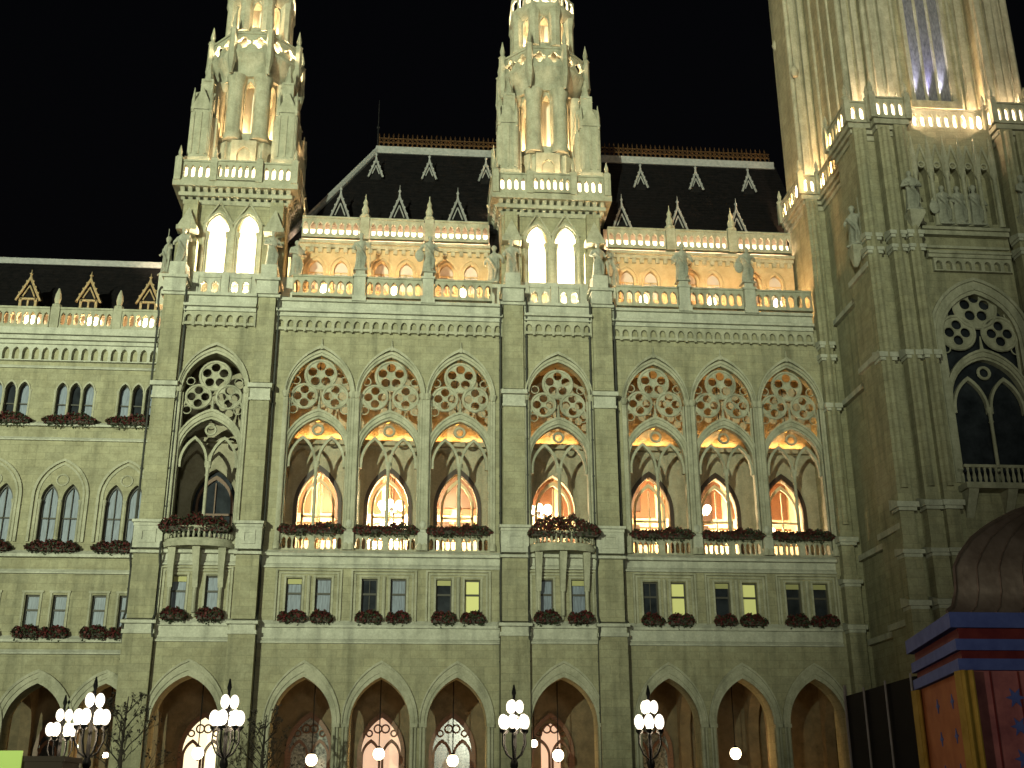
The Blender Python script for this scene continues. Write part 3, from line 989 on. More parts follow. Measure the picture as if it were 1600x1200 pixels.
dm = {}
def dormer(x, y, z, wd, h, parent, front_h, fin):
    m = MB()
    d = .0
    L_ = 1.6
    # gable roof running back into the slope
    a = wd / 2
    m.m = 1
    m.add([(x - a, y + .05, z), (x + a, y + .05, z), (x, y + .05, z + h), (x - a, y + L_, z), (x + a, y + L_, z), (x, y + L_, z + h)], [(0, 1, 2), (0, 2, 5, 3), (1, 4, 5, 2)])
    m.add([(x - a * .85, y + .05, z - front_h), (x + a * .85, y + .05, z - front_h), (x + a * .85, y + .05, z), (x - a * .85, y + .05, z)], [(0, 1, 2, 3)])
    m.box(x - a * .86, x - a * .8, y + .06, y + L_, z - front_h, z + .02)
    m.box(x + a * .8, x + a * .86, y + .06, y + L_, z - front_h, z + .02)
    m.m = 0
    m.tube([(x - a * 1.12, y - .08, z - .14 * h), (x, y - .1, z + h)], .075, 5)
    m.tube([(x + a * 1.12, y - .08, z - .14 * h), (x, y - .1, z + h)], .075, 5)
    m.tube([(x - a * .55, y - .04, z + .1), (x, y - .04, z + h * .62)], .045, 5)
    m.tube([(x + a * .55, y - .04, z + .1), (x, y - .04, z + h * .62)], .045, 5)
    m.lathe([(.10, z + h - .1), (.05, z + h + fin * .35), (.11, z + h + fin * .5), (.03, z + h + fin * .65), (.015, z + h + fin)], x, y - .08, 6)
    for s_ in (-1, 1):
        for q in (.3, .55, .8):
            xx = x + s_ * a * 1.12 * (1 - q)
            m.ball((xx + s_ * .05, y - .1, z - .14 * h + q * 1.14 * h + .06), .06, .05, .07, 6, 4)
    if front_h > .5:
        for s_ in (-1, 1):
            m.box(x + s_ * a * .7 - .07, x + s_ * a * .7 + .07, y - .05, y + .06, z - front_h, z)
        m.box(x - a * .75, x + a * .75, y - .05, y + .06, z - .1, z + .02)
        m.box(x - .05, x + .05, y - .04, y + .06, z - front_h, z - .1)
        m.box(x - a * .75, x + a * .75, y - .04, y + .06, z - front_h * .55, z - front_h * .48)
    return m.build("dormer", [ZINC if front_h < .5 else TIMBER, SLATE], parent)


TIMBER, _ = noisy(mat("dormer_timber", (0.2, 0.15, 0.08), 0.8), (0.22, 0.17, 0.09), (0.38, 0.30, 0.18), 6)
for x in (-5.15, -1.42, 2.3, 12.95, 16.65, 20.55):
    dormer(x, 3.7, 36.6, 1.15, 1.55, ROOF, .4, .85)
for x in (-3.15, .45, 4.3, 15.0, 18.88, 22.6):
    dormer(x, 6.9, 41.55, .88, 1.2, ROOF, .3, .75)

# ================================================================== side towers above the cornice
OCT = PI / 8
def side_tower(cx, parent=HALL):
    AX = 5.0                                   # y of the tower axis
    t = MB()
    y0 = 1.5
    # belfry with two lit openings
    t.wall(rect(cx - 3.1, cx + 3.1, 28.6, 36.4), [arch(cx + k * .88 - .02, .64, 31.2, 34.2, 1.0, 7) for k in (-1, 1)], y0, y0 + .7)
    for sx, fl in ((-3.1, False), (3.1, True)):
        t.T = side(cx + sx, y0 + .7, fl)
        t.wall(rect(0, 6.3, 28.6, 36.4), [arch(3.1 + k * .9, .6, 31.2, 34.2, 1.0, 7) for k in (-1, 1)], 0, .7)
        t.T = None
    t.box(cx - 3.1, cx + 3.1, 8.5, 9.1, 28.6, 36.4)
    t.box(cx - 3.1, cx + 3.1, .2, 8.6, 28.4, 28.7)
    # buttress strips at the front corners
    for k in (-1, 1):
        t.box(cx + k * 2.55 - .62, cx + k * 2.55 + .62, 0.7, y0 + .02, 28.6, 33.2)
        t.box(cx + k * 2.55 - .4, cx + k * 2.55 + .4, 1.0, y0 + .02, 33.2, 36.0)
    TW = part(t, "side_tower", ASH)
    inn = MB()
    inn.box(cx - 2.3, cx + 2.3, 5.0, 5.15, 30.4, 35.85)
    inn.box(cx - 2.3, cx + 2.3, 2.25, 5.0, 30.25, 30.4)
    inn.box(cx - 2.3, cx + 2.3, 2.25, 5.15, 35.7, 35.85)
    inn.build("belfry_lining", WHITEW, TW)
    # mouldings of the openings
    m = MB()
    for k in (-1, 1):
        c = cx + k * .88 - .02
        for d0, d1, yo in ((0, .1, -.05), (.1, .24, -.14)):
            m.band(arch(c, .64 + d0, 31.1, 34.2, 1.0 + d0 * 1.3), arch(c, .64 + d1, 31.1, 34.2, 1.0 + d1 * 1.3), y0 + yo, y0 + .05)
        for s_ in (-1, 1):
            m.lathe([(.13, 31.1), (.09, 31.3), (.075, 33.7), (.15, 33.95), (.17, 34.15)], c + s_ * .58, y0 + .1, 8)
        # gablet over
        m.tube([(c - .9, y0 - .12, 34.6), (c, y0 - .12, 36.1)], .06, 5)
        m.tube([(c + .9, y0 - .12, 34.6), (c, y0 - .12, 36.1)], .06, 5)
    for k in (-1, 1):
        c = cx + k * 2.55
        # canopy over the statue
        m.add([(c - .55, .35, 33.9), (c + .55, .35, 33.9), (c + .55, 1.0, 33.9), (c - .55, 1.0, 33.9), (c, .65, 35.3)], [(0, 1, 4), (1, 2, 4), (2, 3, 4), (3, 0, 4), (0, 3, 2, 1)])
        m.box(c - .6, c + .6, .3, 1.02, 33.65, 33.92)
    m.build("carved_moulding", TRIM, TW)
    # parapet under the openings with lit piercings, ledges
    l = MB()
    for k in (-1, 1):
        c = cx + k * .88 - .02
        balus(l, c - .62, c + .62, .35, 29.5, 30.55, 2, .3, .3, .2, .12)
    l.wall(rect(cx - 2.0, cx + 2.0, 29.4, 30.9), [rect(cx - 1.55, cx - .24, 29.4, 30.68), rect(cx + .2, cx + 1.51, 29.4, 30.68)], .3, .55)
    l.wedge(cx - 3.35, cx + 3.35, -.75, .6, 28.95, 29.35, .45)
    for k in (-1, 1):
        c = cx + k * 2.6
        l.box(c - .62, c + .62, -.9, 1.4, 29.1, 29.9)
        l.wedge(c - .72, c + .72, -1.05, .7, 29.9, 30.25, .5)
        l.box(c - .45, c + .45, -.65, 1.0, 30.2, 31.05)
        c2 = cx + k * 3.55
        l.box(c2 - .36, c2 + .36, .7, 1.9, 28.9, 30.9)
    l.build("parapet", LEDGE, TW)
    # flaring corbels and gallery
    q = MB()
    for i, (d, za, zb) in enumerate(((.15, 35.9, 36.2), (.4, 36.35, 36.6), (.75, 36.85, 37.25))):
        q.poly([(cx - 3.0 - d, 1.55 - d), (cx + 3.0 + d, 1.55 - d), (cx + 3.0 + d, 8.6 + d), (cx - 3.0 - d, 8.6 + d)], za, zb)
    q.poly([(cx - 3.1, 1.5), (cx + 3.1, 1.5), (cx + 3.1, 8.7), (cx - 3.1, 8.7)], 36.2, 37.25)
    n = 15
    for i in range(n):
        xx = cx - 3.4 + 6.8 * (i + .5) / n
        q.loft([[(xx - .12, 1.5, 36.2), (xx + .12, 1.5, 36.2), (xx + .12, 1.45, 36.2), (xx - .12, 1.45, 36.2)],
                [(xx - .13, 1.5, 36.9), (xx + .13, 1.5, 36.9), (xx + .13, .95, 36.9), (xx - .13, .95, 36.9)]])
    for k in (-1, 1):
        for i in range(n):
            yy = 1.6 + 6.8 * (i + .5) / n
            xx = cx + k * 3.1
            q.loft([[(xx, yy - .12, 36.2), (xx, yy + .12, 36.2), (xx + k * .05, yy + .12, 36.2), (xx + k * .05, yy - .12, 36.2)],
                    [(xx, yy - .12, 36.9), (xx, yy + .12, 36.9), (xx + k * .5, yy + .12, 36.9), (xx + k * .5, yy - .12, 36.9)]])
    q.build("gallery_corbels", TRIM, TW)
    b = MB()
    yb = .95
    for (xa, xb_, n_, yy) in ((-3.3, -1.55, 4, yb), (-1.2, 1.2, 6, yb - .15), (1.55, 3.3, 4, yb)):
        balus(b, cx + xa, cx + xb_, yy, 37.4, 38.55, n_, .22, .30, .2, .1)
    for xx in (-3.5, -1.37, 1.37, 3.5):
        b.box(cx + xx - .2, cx + xx + .2, yb - .24, yb + .34, 37.2, 38.75)
        b.lathe([(.2, 38.75), (.26, 38.85), (.1, 39.0), (.13, 39.25), (.02, 39.7)], cx + xx, yb + .05, 6)
    for k in (-1, 1):
        b.T = side(cx + k * 3.62 - .1, 1.3)
        balus(b, .1, 3.4, 0, 37.4, 38.55, 7, .22, .36, .2, .1)
        balus(b, 3.8, 7.1, 0, 37.4, 38.55, 7, .22, .36, .2, .1)
        b.T = None
    balus(b, cx - 3.4, cx + 3.4, 8.9, 37.4, 38.55, 14, .22, .36, .2, .1)
    b.build("balustrade", TRIM, TW)
    # octagonal drum with lancets
    d = MB()
    r0 = 2.12
    d.lathe([(r0 + .28, 37.3), (r0 + .28, 40.9), (r0 + .12, 41.2), (r0 + .12, 41.5)], cx, AX, 8, OCT, False)
    ap = r0 * math.cos(OCT)
    hwf = r0 * math.sin(OCT)
    for i in range(8):
        a = i * PI / 4 - PI / 2
        d.T = Matrix.Translation((cx, AX, 0)) @ Matrix.Rotation(a + PI / 2, 4, 'Z')
        d.wall(rect(-hwf, hwf, 41.5, 46.3), [arch(0, .28, 42.0, 45.3, .6, 5)], -ap, -ap + .35)
        d.wall(rect(-.78, .78, 38.4, 41.2), [arch(0, .42, 38.5, 40.2, .55, 5)], -ap - .5, -ap - .25)
        d.T = None
    d.build("drum", TRIM, TW)
    for i in range(8):
        a = i * PI / 4 + OCT
        xx, yy = cx + (r0 + .1) * math.cos(a), AX + (r0 + .1) * math.sin(a)
        s_ = MB()
        s_.lathe([(.62, 41.3), (.62, 41.6), (.54, 41.8), (.52, 45.4), (.62, 45.7), (.66, 46.1)], xx, yy, 10)
        s_.build("drum_shaft", TRIM, TW)
    gl = MB(); gl.lathe([(.9, 41.6), (.9, 46.2)], cx, AX, 12); gl.build("drum_lining", WHITEW, TW)
    # corner pinnacles
    for kx in (-1, 1):
        for ky in (-1, 1):
            px, py = cx + kx * 2.66, AX + ky * 2.66
            p = MB()
            p.box(px - .68, px + .68, py - .68, py + .68, 37.3, 38.9)
            p.wedge(px - .74, px + .74, py - .74, py + .2, 38.9, 39.5, .75)
            p.box(px - .6, px + .6, py - .6, py + .6, 39.0, 43.0)
            for q_ in (-.45, 0, .45):
                p.box(px + q_ - .07, px + q_ + .07, py - .66, py - .6, 39.6, 42.6)
                p.box(px - .66, px - .6, py + q_ - .07, py + q_ + .07, 39.6, 42.6)
                p.box(px + .6, px + .66, py + q_ - .07, py + q_ + .07, 39.6, 42.6)
            p.add([(px - .66, py - .68, 42.8), (px + .66, py - .68, 42.8), (px, py - .68, 44.4), (px, py, 44.6)], [(0, 1, 2), (1, 3, 2), (0, 2, 3)])
            p.add([(px - .68, py - .66, 42.8), (px - .68, py + .66, 42.8), (px - .68, py, 44.4), (px, py, 44.6)], [(0, 1, 2), (1, 3, 2), (0, 2, 3)])
            p.add([(px + .68, py - .66, 42.8), (px + .68, py + .66, 42.8), (px + .68, py, 44.4), (px, py, 44.6)], [(0, 1, 2), (1, 3, 2), (0, 2, 3)])
            p.box(px - .38 - kx * .12, px + .38 - kx * .12, py - .38 - ky * .12, py + .38 - ky * .12, 43.0, 45.3)
            p.lathe([(.5, 45.1), (.36, 45.3), (.08, 46.5), (.12, 46.6), (.02, 46.8)], px - kx * .12, py - ky * .12, 6)
            for (ox, oy) in ((-.55, -.55), (.55, -.55), (-.55, .55), (.55, .55)):
                p.lathe([(.13, 42.6), (.13, 43.5), (.02, 44.4)], px + ox, py + oy, 6)
            fx, fy = cx + kx * 1.75, AX + ky * 1.75
            p.box(min(px, fx), max(px, fx), min(py, fy), max(py, fy), 38.0, 42.6)
            p.box(min(px, fx) + .12, max(px, fx) - .12, min(py, fy) + .12, max(py, fy) - .12, 42.6, 44.4)
            p.build("pinnacle", TRIM, TW)
    # flaring second gallery with pierced parapet
    g2 = MB()
    g2.lathe([(r0 + .3, 46.1), (r0 + .35, 46.5), (r0 + .8, 47.2), (r0 + 1.0, 47.55), (r0 + 1.0, 47.75)], cx, AX, 8, OCT, False)
    ra = r0 + .9
    ap2, hw2 = ra * math.cos(OCT), ra * math.sin(OCT)
    for i in range(8):
        a = i * PI / 4 - PI / 2
        g2.T = Matrix.Translation((cx, AX, 0)) @ Matrix.Rotation(a + PI / 2, 4, 'Z')
        circ = []
        for dx in (-.5, .5):
            circ.append([(dx + (.36 + .09 * math.cos(4 * (2 * PI * j / 24))) * math.cos(2 * PI * j / 24), 48.35 + (.36 + .09 * math.cos(4 * (2 * PI * j / 24))) * math.sin(2 * PI * j / 24)) for j in range(24)])
        g2.wall(rect(-hw2, hw2, 47.7, 48.95), circ, -ap2, -ap2 + .2)
        for dx in (-.5, .5):
            g2.ring(dx, -ap2 + .02, 48.35, .47, .05, 18, 5)
        g2.box(-hw2, hw2, -ap2 - .08, -ap2 + .28, 48.95, 49.1)
        for dx in (-.7, 0, .7):
            g2.loft([[(dx - .12, -r0 * math.cos(OCT) - .02, 46.2), (dx + .12, -r0 * math.cos(OCT) - .02, 46.2), (dx + .12, -r0 * math.cos(OCT) - .1, 46.2), (dx - .12, -r0 * math.cos(OCT) - .1, 46.2)],
                     [(dx - .14, -r0 * math.cos(OCT) - .02, 47.5), (dx + .14, -r0 * math.cos(OCT) - .02, 47.5), (dx + .14, -ap2 - .12, 47.5), (dx - .14, -ap2 - .12, 47.5)]])
        g2.T = None
    for i in range(8):
        a = i * PI / 4 + OCT
        xx, yy = cx + (ra + .05) * math.cos(a), AX + (ra + .05) * math.sin(a)
        g2.lathe([(.1, 45.9), (.3, 47.0), (.26, 47.6), (.24, 49.1), (.3, 49.2), (.12, 49.4), (.17, 49.7), (.02, 50.5)], xx, yy, 6)
    g2.build("pierced_gallery", TRIM, TW)
    # upper drum
    r1 = 1.86
    ap3, hw3 = r1 * math.cos(OCT), r1 * math.sin(OCT)
    u = MB()
    u.lathe([(r1 + .35, 47.7), (r1 + .35, 49.6), (r1 + .05, 50.1)], cx, AX, 8, OCT, False)
    for i in range(8):
        a = i * PI / 4 - PI / 2
        u.T = Matrix.Translation((cx, AX, 0)) @ Matrix.Rotation(a + PI / 2, 4, 'Z')
        u.wall(rect(-hw3, hw3, 50.0, 53.2), [arch(0, .27, 50.3, 51.9, .5, 5)], -ap3, -ap3 + .3)
        u.T = None
        a2 = i * PI / 4 + OCT
        u.lathe([(.46, 49.8), (.42, 50.1), (.40, 52.2), (.5, 52.5), (.46, 53.1)], cx + (r1 + .02) * math.cos(a2), AX + (r1 + .02) * math.sin(a2), 8)
    u.lathe([(r1 + .1, 52.4), (r1 + .5, 52.9), (r1 + .5, 53.1)], cx, AX, 8, OCT, False)
    u.build("upper_drum", TRIM, TW)
    u2 = MB(); u2.lathe([(.75, 50.0), (.75, 53.1)], cx, AX, 12); u2.build("drum_lining", WHITEW, TW)
    # crown and spire (mostly above the picture)
    cw = MB()
    ap4, hw4 = (r1 + .5) * math.cos(OCT), (r1 + .5) * math.sin(OCT)
    for i in range(8):
        a = i * PI / 4 - PI / 2
        cw.T = Matrix.Translation((cx, AX, 0)) @ Matrix.Rotation(a + PI / 2, 4, 'Z')
        cw.wall(rect(-hw4, hw4, 53.1, 54.2), [lens(dx, .22, 53.2, 54.05) for dx in (-.6, 0, .6)], -ap4, -ap4 + .15)
        cw.T = None
    cw.build("crown_parapet", TRIM, TW)
    sp = MB()
    sp.lathe([(1.5, 53.1), (1.4, 55.0), (.1, 66), (.2, 66.3), (.02, 67.5)], cx, AX, 8, OCT, False)
    sp.build("spire", TRIM, TW)
    return TW


for i, cx in enumerate(TB):
    side_tower(cx)
    # lamps inside and behind the rails
    lamp('POINT', "belfry_light", (cx, 2.7, 31.3), 4200, (1.0, .78, .48), .2)
    lamp('POINT', "belfry_light", (cx, 2.6, 33.6), 3600, (1.0, .80, .50), .2)
    lamp('POINT', "parapet_light", (cx - .9, 1.0, 29.9), 420, (1.0, .75, .45), .1)
    lamp('POINT', "parapet_light", (cx + .86, 1.0, 29.9), 420, (1.0, .75, .45), .1)
    for xx in (-2.5, -.8, .9, 2.5):
        lamp('POINT', "gallery_light", (cx + xx, 1.5, 38.3), 210, (1.0, .74, .44), .08)
    for xa, xb_, nm in ((-3.2, -1.65, "left third"), (-1.1, 1.1, "middle third"), (1.65, 3.2, "right third")):
        strip_light(cx + xa, cx + xb_, 1.38, 37.3, 1.15, "bright strip light behind the " + nm + " of the " + ("left", "middle")[i] + " tower gallery rail", "strip lights behind the tower gallery rails")
    for k, nm in ((-1, "outer" if i == 0 else "left"), (1, "inner" if i == 0 else "right")):
        strip_light(cx + k * 3.2 - 2, cx + k * 3.2 + 2, 4.2, 37.3, .8, "strip light behind the " + nm + " flank rail of the " + ("left", "middle")[i] + " tower gallery", "strip lights behind the tower gallery rails", True)
    for k in (-1, 1):
        lamp('POINT', "gallery_light", (cx + k * 3.4, 4.8, 37.6), 130, (1.0, .66, .34), .1)
    for q in range(8):
        a = q * PI / 4
        lamp('POINT', "gallery_light", (cx + 2.42 * math.cos(a), 5 + 2.42 * math.sin(a), 48.3), (420, 110)[i], (1.0, .74, .44), .06)
    lamp('POINT', "gallery_light", (cx, 2.0, 38.7), 260, (1.0, .62, .3), .08)
    for q in (1, 3, 5, 7):
        a = q * PI / 4
        lamp('POINT', "drum_light", (cx + 1.3 * math.cos(a), 5 + 1.3 * math.sin(a), 41.9), 900, (1.0, .64, .32), .08)
        lamp('POINT', "drum_light", (cx + 1.2 * math.cos(a), 5 + 1.2 * math.sin(a), 50.4), 300, (1.0, .66, .34), .08)
    for q in range(8):
        a = q * PI / 4
        lamp('POINT', "crown_light", (cx + 1.85 * math.cos(a), 5 + 1.85 * math.sin(a), 53.5), 200, (1.0, .8, .55), .06)
    t = tag(empty("gallery_floodlight", (cx - .9, 1.0, 29.05)), "warm floodlight behind the pierced parapet of the " + ("left" if i == 0 else "middle") + " side tower", "floodlight", "warm floodlights on the roof galleries")
    q = MB(); q.box(-.16, .16, -.1, .1, .1, .5); q.box(-.04, .04, -.04, .04, 0, .1); q.build("lamp_housing", IRON, t)
    q = MB(); q.ball((0, 0, .7), .16, .12, .2, 10, 8); q.build("lamp_lens", GLOWW, t)

# ================================================================== lower left wing
wg = MB()
YW = .3
hs = []
for c in WB:
    for k in (-1, 1):
        hs.append(rect(c + k * .7 - .36, c + k * .7 + .36, 9.95, 12.0))
        hs.append(arch(c + .05 + k * .56, .46, 14.75, 17.1, .9, 6))
    for k in (-1, 0, 1):
        hs.append(arch(c + .1 + k * .72, .29, 21.55, 23.3, .5, 5))
wg.wall(rect(-27.5, -14.55, 9.2, 26.4), hs, YW, YW + .6)
wg.wall(rect(-27.5, -14.55, 0, 9.2), [arch(c + .15, 1.5, .02, 5.3, 2.2) for c in WB], YW, YW + 1.2)
part(wg, "wing_wall", ASH)
for c in WB:
    wt = MB()
    for d0, d1, yo in ((0, .2, -.04), (.2, .42, -.1), (.42, .55, -.16)):
        wt.band(arch(c + .15, 1.5 + d0, 5.3, 5.3, 2.2 + d0 * 1.25), arch(c + .15, 1.5 + d1, 5.3, 5.3, 2.2 + d1 * 1.25), YW + yo, YW + .1)
    part(wt, "arcade_arch", TRIM)
    wt = MB()
    for d0, d1, yo in ((0, .12, -.05), (.2, .34, -.12)):
        wt.band(arch(c + .05, 1.15 + d0, 14.8, 17.3, 1.75 + d0), arch(c + .05, 1.15 + d1, 14.8, 17.3, 1.75 + d1), YW + yo, YW + .05)
    wt.ring(c + .05, YW - .03, 18.2, .3, .05, 16, 5)
    for k in (-1, 0, 1):
        wt.lathe([(.12, 14.75), (.07, 15), (.065, 16.8), (.13, 17.1)], c + .05 + k * 1.06, YW + .02, 8)
    part(wt, "arched_window_surround", TRIM)
    wt = MB()
    for k in (-1.5, -.5, .5, 1.5):
        wt.lathe([(.1, 21.55), (.06, 21.75), (.055, 23.1), (.11, 23.35)], c + .1 + k * .72, YW + .02, 8)
    for k in (-1, 0, 1):
        wt.band(arch(c + .1 + k * .72, .29, 23.3, 23.3, .5, 5), arch(c + .1 + k * .72, .36, 23.3, 23.3, .62, 5), YW - .06, YW)
    part(wt, "window_colonnette", TRIM)
    wt = MB()
    for k in (-1, 1):
        e = c + k * .7
        wt.box(e - .5, e - .4, YW - .06, YW, 9.8, 12.1); wt.box(e + .4, e + .5, YW - .06, YW, 9.8, 12.1); wt.box(e - .55, e + .55, YW - .08, YW, 12.1, 12.22)
    part(wt, "window_surround", TRIM)
wl = MB()
wl.wedge(-27.5, -14.7, YW - .2, YW, 8.95, 9.2)
part(wl, "string_course", LEDGE)
wl = MB()
wl.wedge(-27.5, -14.7, YW - .26, YW, 9.55, 9.9, .4)
part(wl, "string_course", LEDGE)
wl = MB()
wl.wedge(-27.5, -14.7, YW - .18, YW, 13.1, 13.35)
part(wl, "string_course", LEDGE)
wl = MB()
wl.wedge(-27.5, -14.7, YW - .34, YW, 13.95, 14.35, .4)
part(wl, "string_course", LEDGE)
wl = MB()
wl.wedge(-27.5, -14.7, YW - .16, YW, 20.4, 20.62)
part(wl, "string_course", LEDGE)
wl = MB()
wl.wedge(-27.5, -14.7, YW - .24, YW, 21.2, 21.5, .4)
part(wl, "string_course", LEDGE)
wl = MB()
wl.wedge(-27.5, -14.7, YW - .14, YW, 24.6, 24.8)
part(wl, "string_course", LEDGE)
wc = MB()
n = 24
for i in range(n):
    xx = -27.5 + 12.9 * (i + .5) / n
    wc.wall(rect(xx - .27, xx + .27, 25.0, 25.95), [arch(xx, .19, 25.06, 25.5, .3, 3)], YW - .25, YW)
wc.box(-27.5, -14.6, YW - .4, YW, 25.95, 26.15)
wc.wedge(-27.5, -14.6, YW - .62, YW + .1, 26.15, 26.6, .5)
wc.box(-27.5, -14.6, YW - .4, YW + .1, 26.55, 26.95)
part(wc, "cornice", LEDGE)
WP = [-24.05, -20.55, -17.1]
WLAB = ["at the left edge of the photo", "below the middle wing dormer", "on the wing beside the left tower"]
for i, c in enumerate((-22.3, -18.82, -15.75)):
    a, b_ = c - 1.45, min(c + 1.45, -14.62)
    m = MB(); balus(m, a, b_, YW - .3, 27.05, 28.1, 8 if i < 2 else 7, .22, .36, .18, .1); part(m, "balustrade", TRIM)
    t = tag(empty("gallery_floodlight", (c + .15, YW + .6, 26.9)), "warm floodlight behind the low roof rail " + WLAB[i], "floodlight", "warm floodlights on the roof galleries")
    q = MB(); q.box(-.16, .16, -.1, .1, .1, .4); q.box(-.04, .04, -.04, .04, 0, .1); q.build("lamp_housing", IRON, t)
    q = MB(); q.ball((0, 0, .86), .5, .12, .32, 10, 8); q.build("lamp_lens", GLOWW, t)
    lamp('POINT', "gallery_light", (c + .15, YW + .35, 27.75), 150, (1.0, .62, .28), .1)
for x in WP:
    m = MB(); m.box(x - .24, x + .24, YW - .36, YW + .05, 26.9, 28.25); m.lathe([(.26, 28.25), (.28, 28.4), (.14, 28.5), (.2, 28.8), (.16, 29.1), (.04, 29.45)], x, YW - .15, 8); part(m, "rail_pinnacle", TRIM)
wr = MB()
wr.add([(-27.5, 1.5, 27.2), (-14.2, 1.5, 27.2), (-14.2, 6, 33.8), (-27.5, 6, 33.8), (-27.5, 10.5, 27.2), (-14.2, 10.5, 27.2)], [(0, 1, 2, 3), (3, 2, 5, 4), (0, 3, 4), (1, 5, 2)])
for i in range(1, 24):
    t = i / 24
    wr.add([(-27.5, 1.5 + 4.5 * t - .03, 27.2 + 6.6 * t), (-14.2, 1.5 + 4.5 * t - .03, 27.2 + 6.6 * t), (-14.2, 1.5 + 4.5 * t + .02, 27.26 + 6.6 * t), (-27.5, 1.5 + 4.5 * t + .02, 27.26 + 6.6 * t)], [(0, 1, 2, 3)])
wr.box(-27.5, -14.2, .3, 1.6, 26.7, 26.9)
WROOF = part(wr, "wing_roof", SLATE)
z = MB(); z.box(-27.5, -14.2, 5.75, 6.25, 33.6, 34.0); z.build("ridge_capping", ZINC, WROOF)
for x in (-26.3, -22.85, -19.4, -15.95):
    dormer(x, 2.0, 29.6, 1.25, 1.3, WROOF, 1.75, .5)
at = MB(); at.box(-27.5, -14.6, 1.25, 1.38, 26.8, 28.3); part(at, "attic_wall", ATTIC)
wbk = MB()
wbk.box(-27.5, -14.5, 1.2, 1.3, 9.3, 26.3)
part(wbk, "wing_lining", PLASTER)
for c in WB:
    for k in (-1, 1):
        small_window(c + k * .7, YW, 9.95, 12.0, .36, 'c')
    for k in (-1, 1):
        xx = c + .05 + k * .56
        f = MB(); f.band(arch(xx, .36, 14.8, 17.1, .75, 6), arch(xx, .46, 14.8, 17.1, .9, 6), YW + .25, YW + .33); f.box(xx - .4, xx + .4, YW + .25, YW + .32, 16.1, 16.18); f.box(xx - .02, xx + .02, YW + .25, YW + .32, 14.8, 17.8)
        fo = part(f, "window", FRAME); p = MB(); p.wall(arch(xx, .46, 14.76, 17.1, .9, 6), [], YW + .36, YW + .39); p.build("pane", CURTAIN if k > 0 else PANE2, fo) if False else p.build("pane", CURTAIN, fo)
    for k in (-1, 0, 1):
        xx = c + .1 + k * .72
        f = MB(); f.band(arch(xx, .23, 21.55, 23.3, .42, 5), arch(xx, .29, 21.55, 23.3, .5, 5), YW + .25, YW + .33); f.box(xx - .26, xx + .26, YW + .25, YW + .32, 22.55, 22.62)
        fo = part(f, "window", FRAME); p = MB(); p.wall(arch(xx, .29, 21.56, 23.3, .5, 5), [], YW + .36, YW + .39); p.build("pane", CURTAIN if k else PANE, fo)

# ================================================================== great central tower
TX = 29.25
def plan(i, rear=3.5):
    """stepped plan with forward and side buttresses, inset by i"""
    L = [(24.65, -.45), (23.5, -.45)]
    pts = [(TX, rear), (23.5 + i, rear - 0), (23.5 + i, -.45 + i), (24.65 + i, -.45 + i), (24.65 + i, -5.4 - i), (23.5 + i, -5.4 - i), (23.5 + i, -8.55 + i), (24.75 + i, -8.55 + i), (24.75 + i, -9.1 + i), (26.75 - i, -9.1 + i), (26.75 - i, -8.15 + i)]
    return pts
def full(i, rear=3.5):
    p = plan(i, rear)[1:]
    return p + [(2 * TX - x, y) for x, y in reversed(p)]
ct = MB()
ct.poly(full(.35), 0, 37.0)
# front wall recess carries the window: leave the shaft behind, put a niche box in front
CT = part(ct, "central_tower", ASH)
cw = MB()
cw.wall(rect(26.7, 2 * TX - 26.7, 13.0, 37.2), [arch(29.4, 2.05, 16.6, 24.4, 2.6)] + [arch(27.45 + i * .9, .30, 31.2, 34.2, .55, 4) for i in range(5)], -8.35, -7.82)
cw.build("window_wall", ASH, CT)
cp = MB(); cp.wall(arch(29.4, 2.04, 16.6, 24.4, 2.58), [], -7.9, -7.87); cp.build("pane", PANE, CT)
ctm = MB()
for d0, d1, yo in ((0, .18, -.02), (.18, .4, -.1), (.4, .6, -.05), (.6, .75, -.16)):
    ctm.band(arch(29.4, 2.05 + d0, 16.6, 24.4, 2.6 + d0 * 1.2), arch(29.4, 2.05 + d1, 16.6, 24.4, 2.6 + d1 * 1.2), -8.35 + yo, -8.3)
for i in range(6):
    xx = 27.0 + i * .9
    ctm.lathe([(.2, 30.9), (.11, 31.2), (.1, 33.9), (.2, 34.2)], xx, -8.5, 8)
    ctm.lathe([(.2, 34.2), (.2, 35.0), (.02, 36.6)], xx, -8.5, 6)
for i in range(5):
    xx = 27.45 + i * .9
    ctm.tube([(xx - .45, -8.48, 34.3), (xx, -8.48, 36.0)], .06, 5); ctm.tube([(xx + .45, -8.48, 34.3), (xx, -8.48, 36.0)], .06, 5)
    ctm.ring(xx, -8.42, 34.75, .18, .05, 10, 5)
ctm.box(26.8, 31.7, -8.7, -8.35, 30.3, 30.55); ctm.wedge(26.8, 31.7, -8.85, -8.35, 30.55, 30.9, .5)
n = 8
for i in range(n):
    xx = 27.3 + 4.3 * (i + .5) / n
    ctm.wall(rect(xx - .27, xx + .27, 28.2, 28.95), [arch(xx, .17, 28.26, 28.6, .2, 3)], -8.6, -8.35)
ctm.box(27.0, 31.6, -8.7, -8.35, 28.95, 29.15); ctm.wedge(27.0, 31.6, -8.8, -8.35, 29.15, 29.45, .5)
ctm.box(26.8, 31.7, -8.5, -8.35, 29.6, 29.75)
ctm.build("carved_moulding", TRIM, CT)
tracery(29.4, -8.2, 2.05, 16.6, s=1.12, parent=CT, zsub=21.1, hsub=2.2)
cb = MB()
cb.box(27.0, 31.8, -9.3, -8.3, 16.1, 16.4)
for i in range(16):
    cb.lathe([(.06, 16.4), (.1, 16.65), (.05, 16.95), (.08, 17.15)], 27.2 + i * .29, -9.2, 6)
cb.box(27.0, 31.8, -9.3, -9.1, 17.15, 17.3)
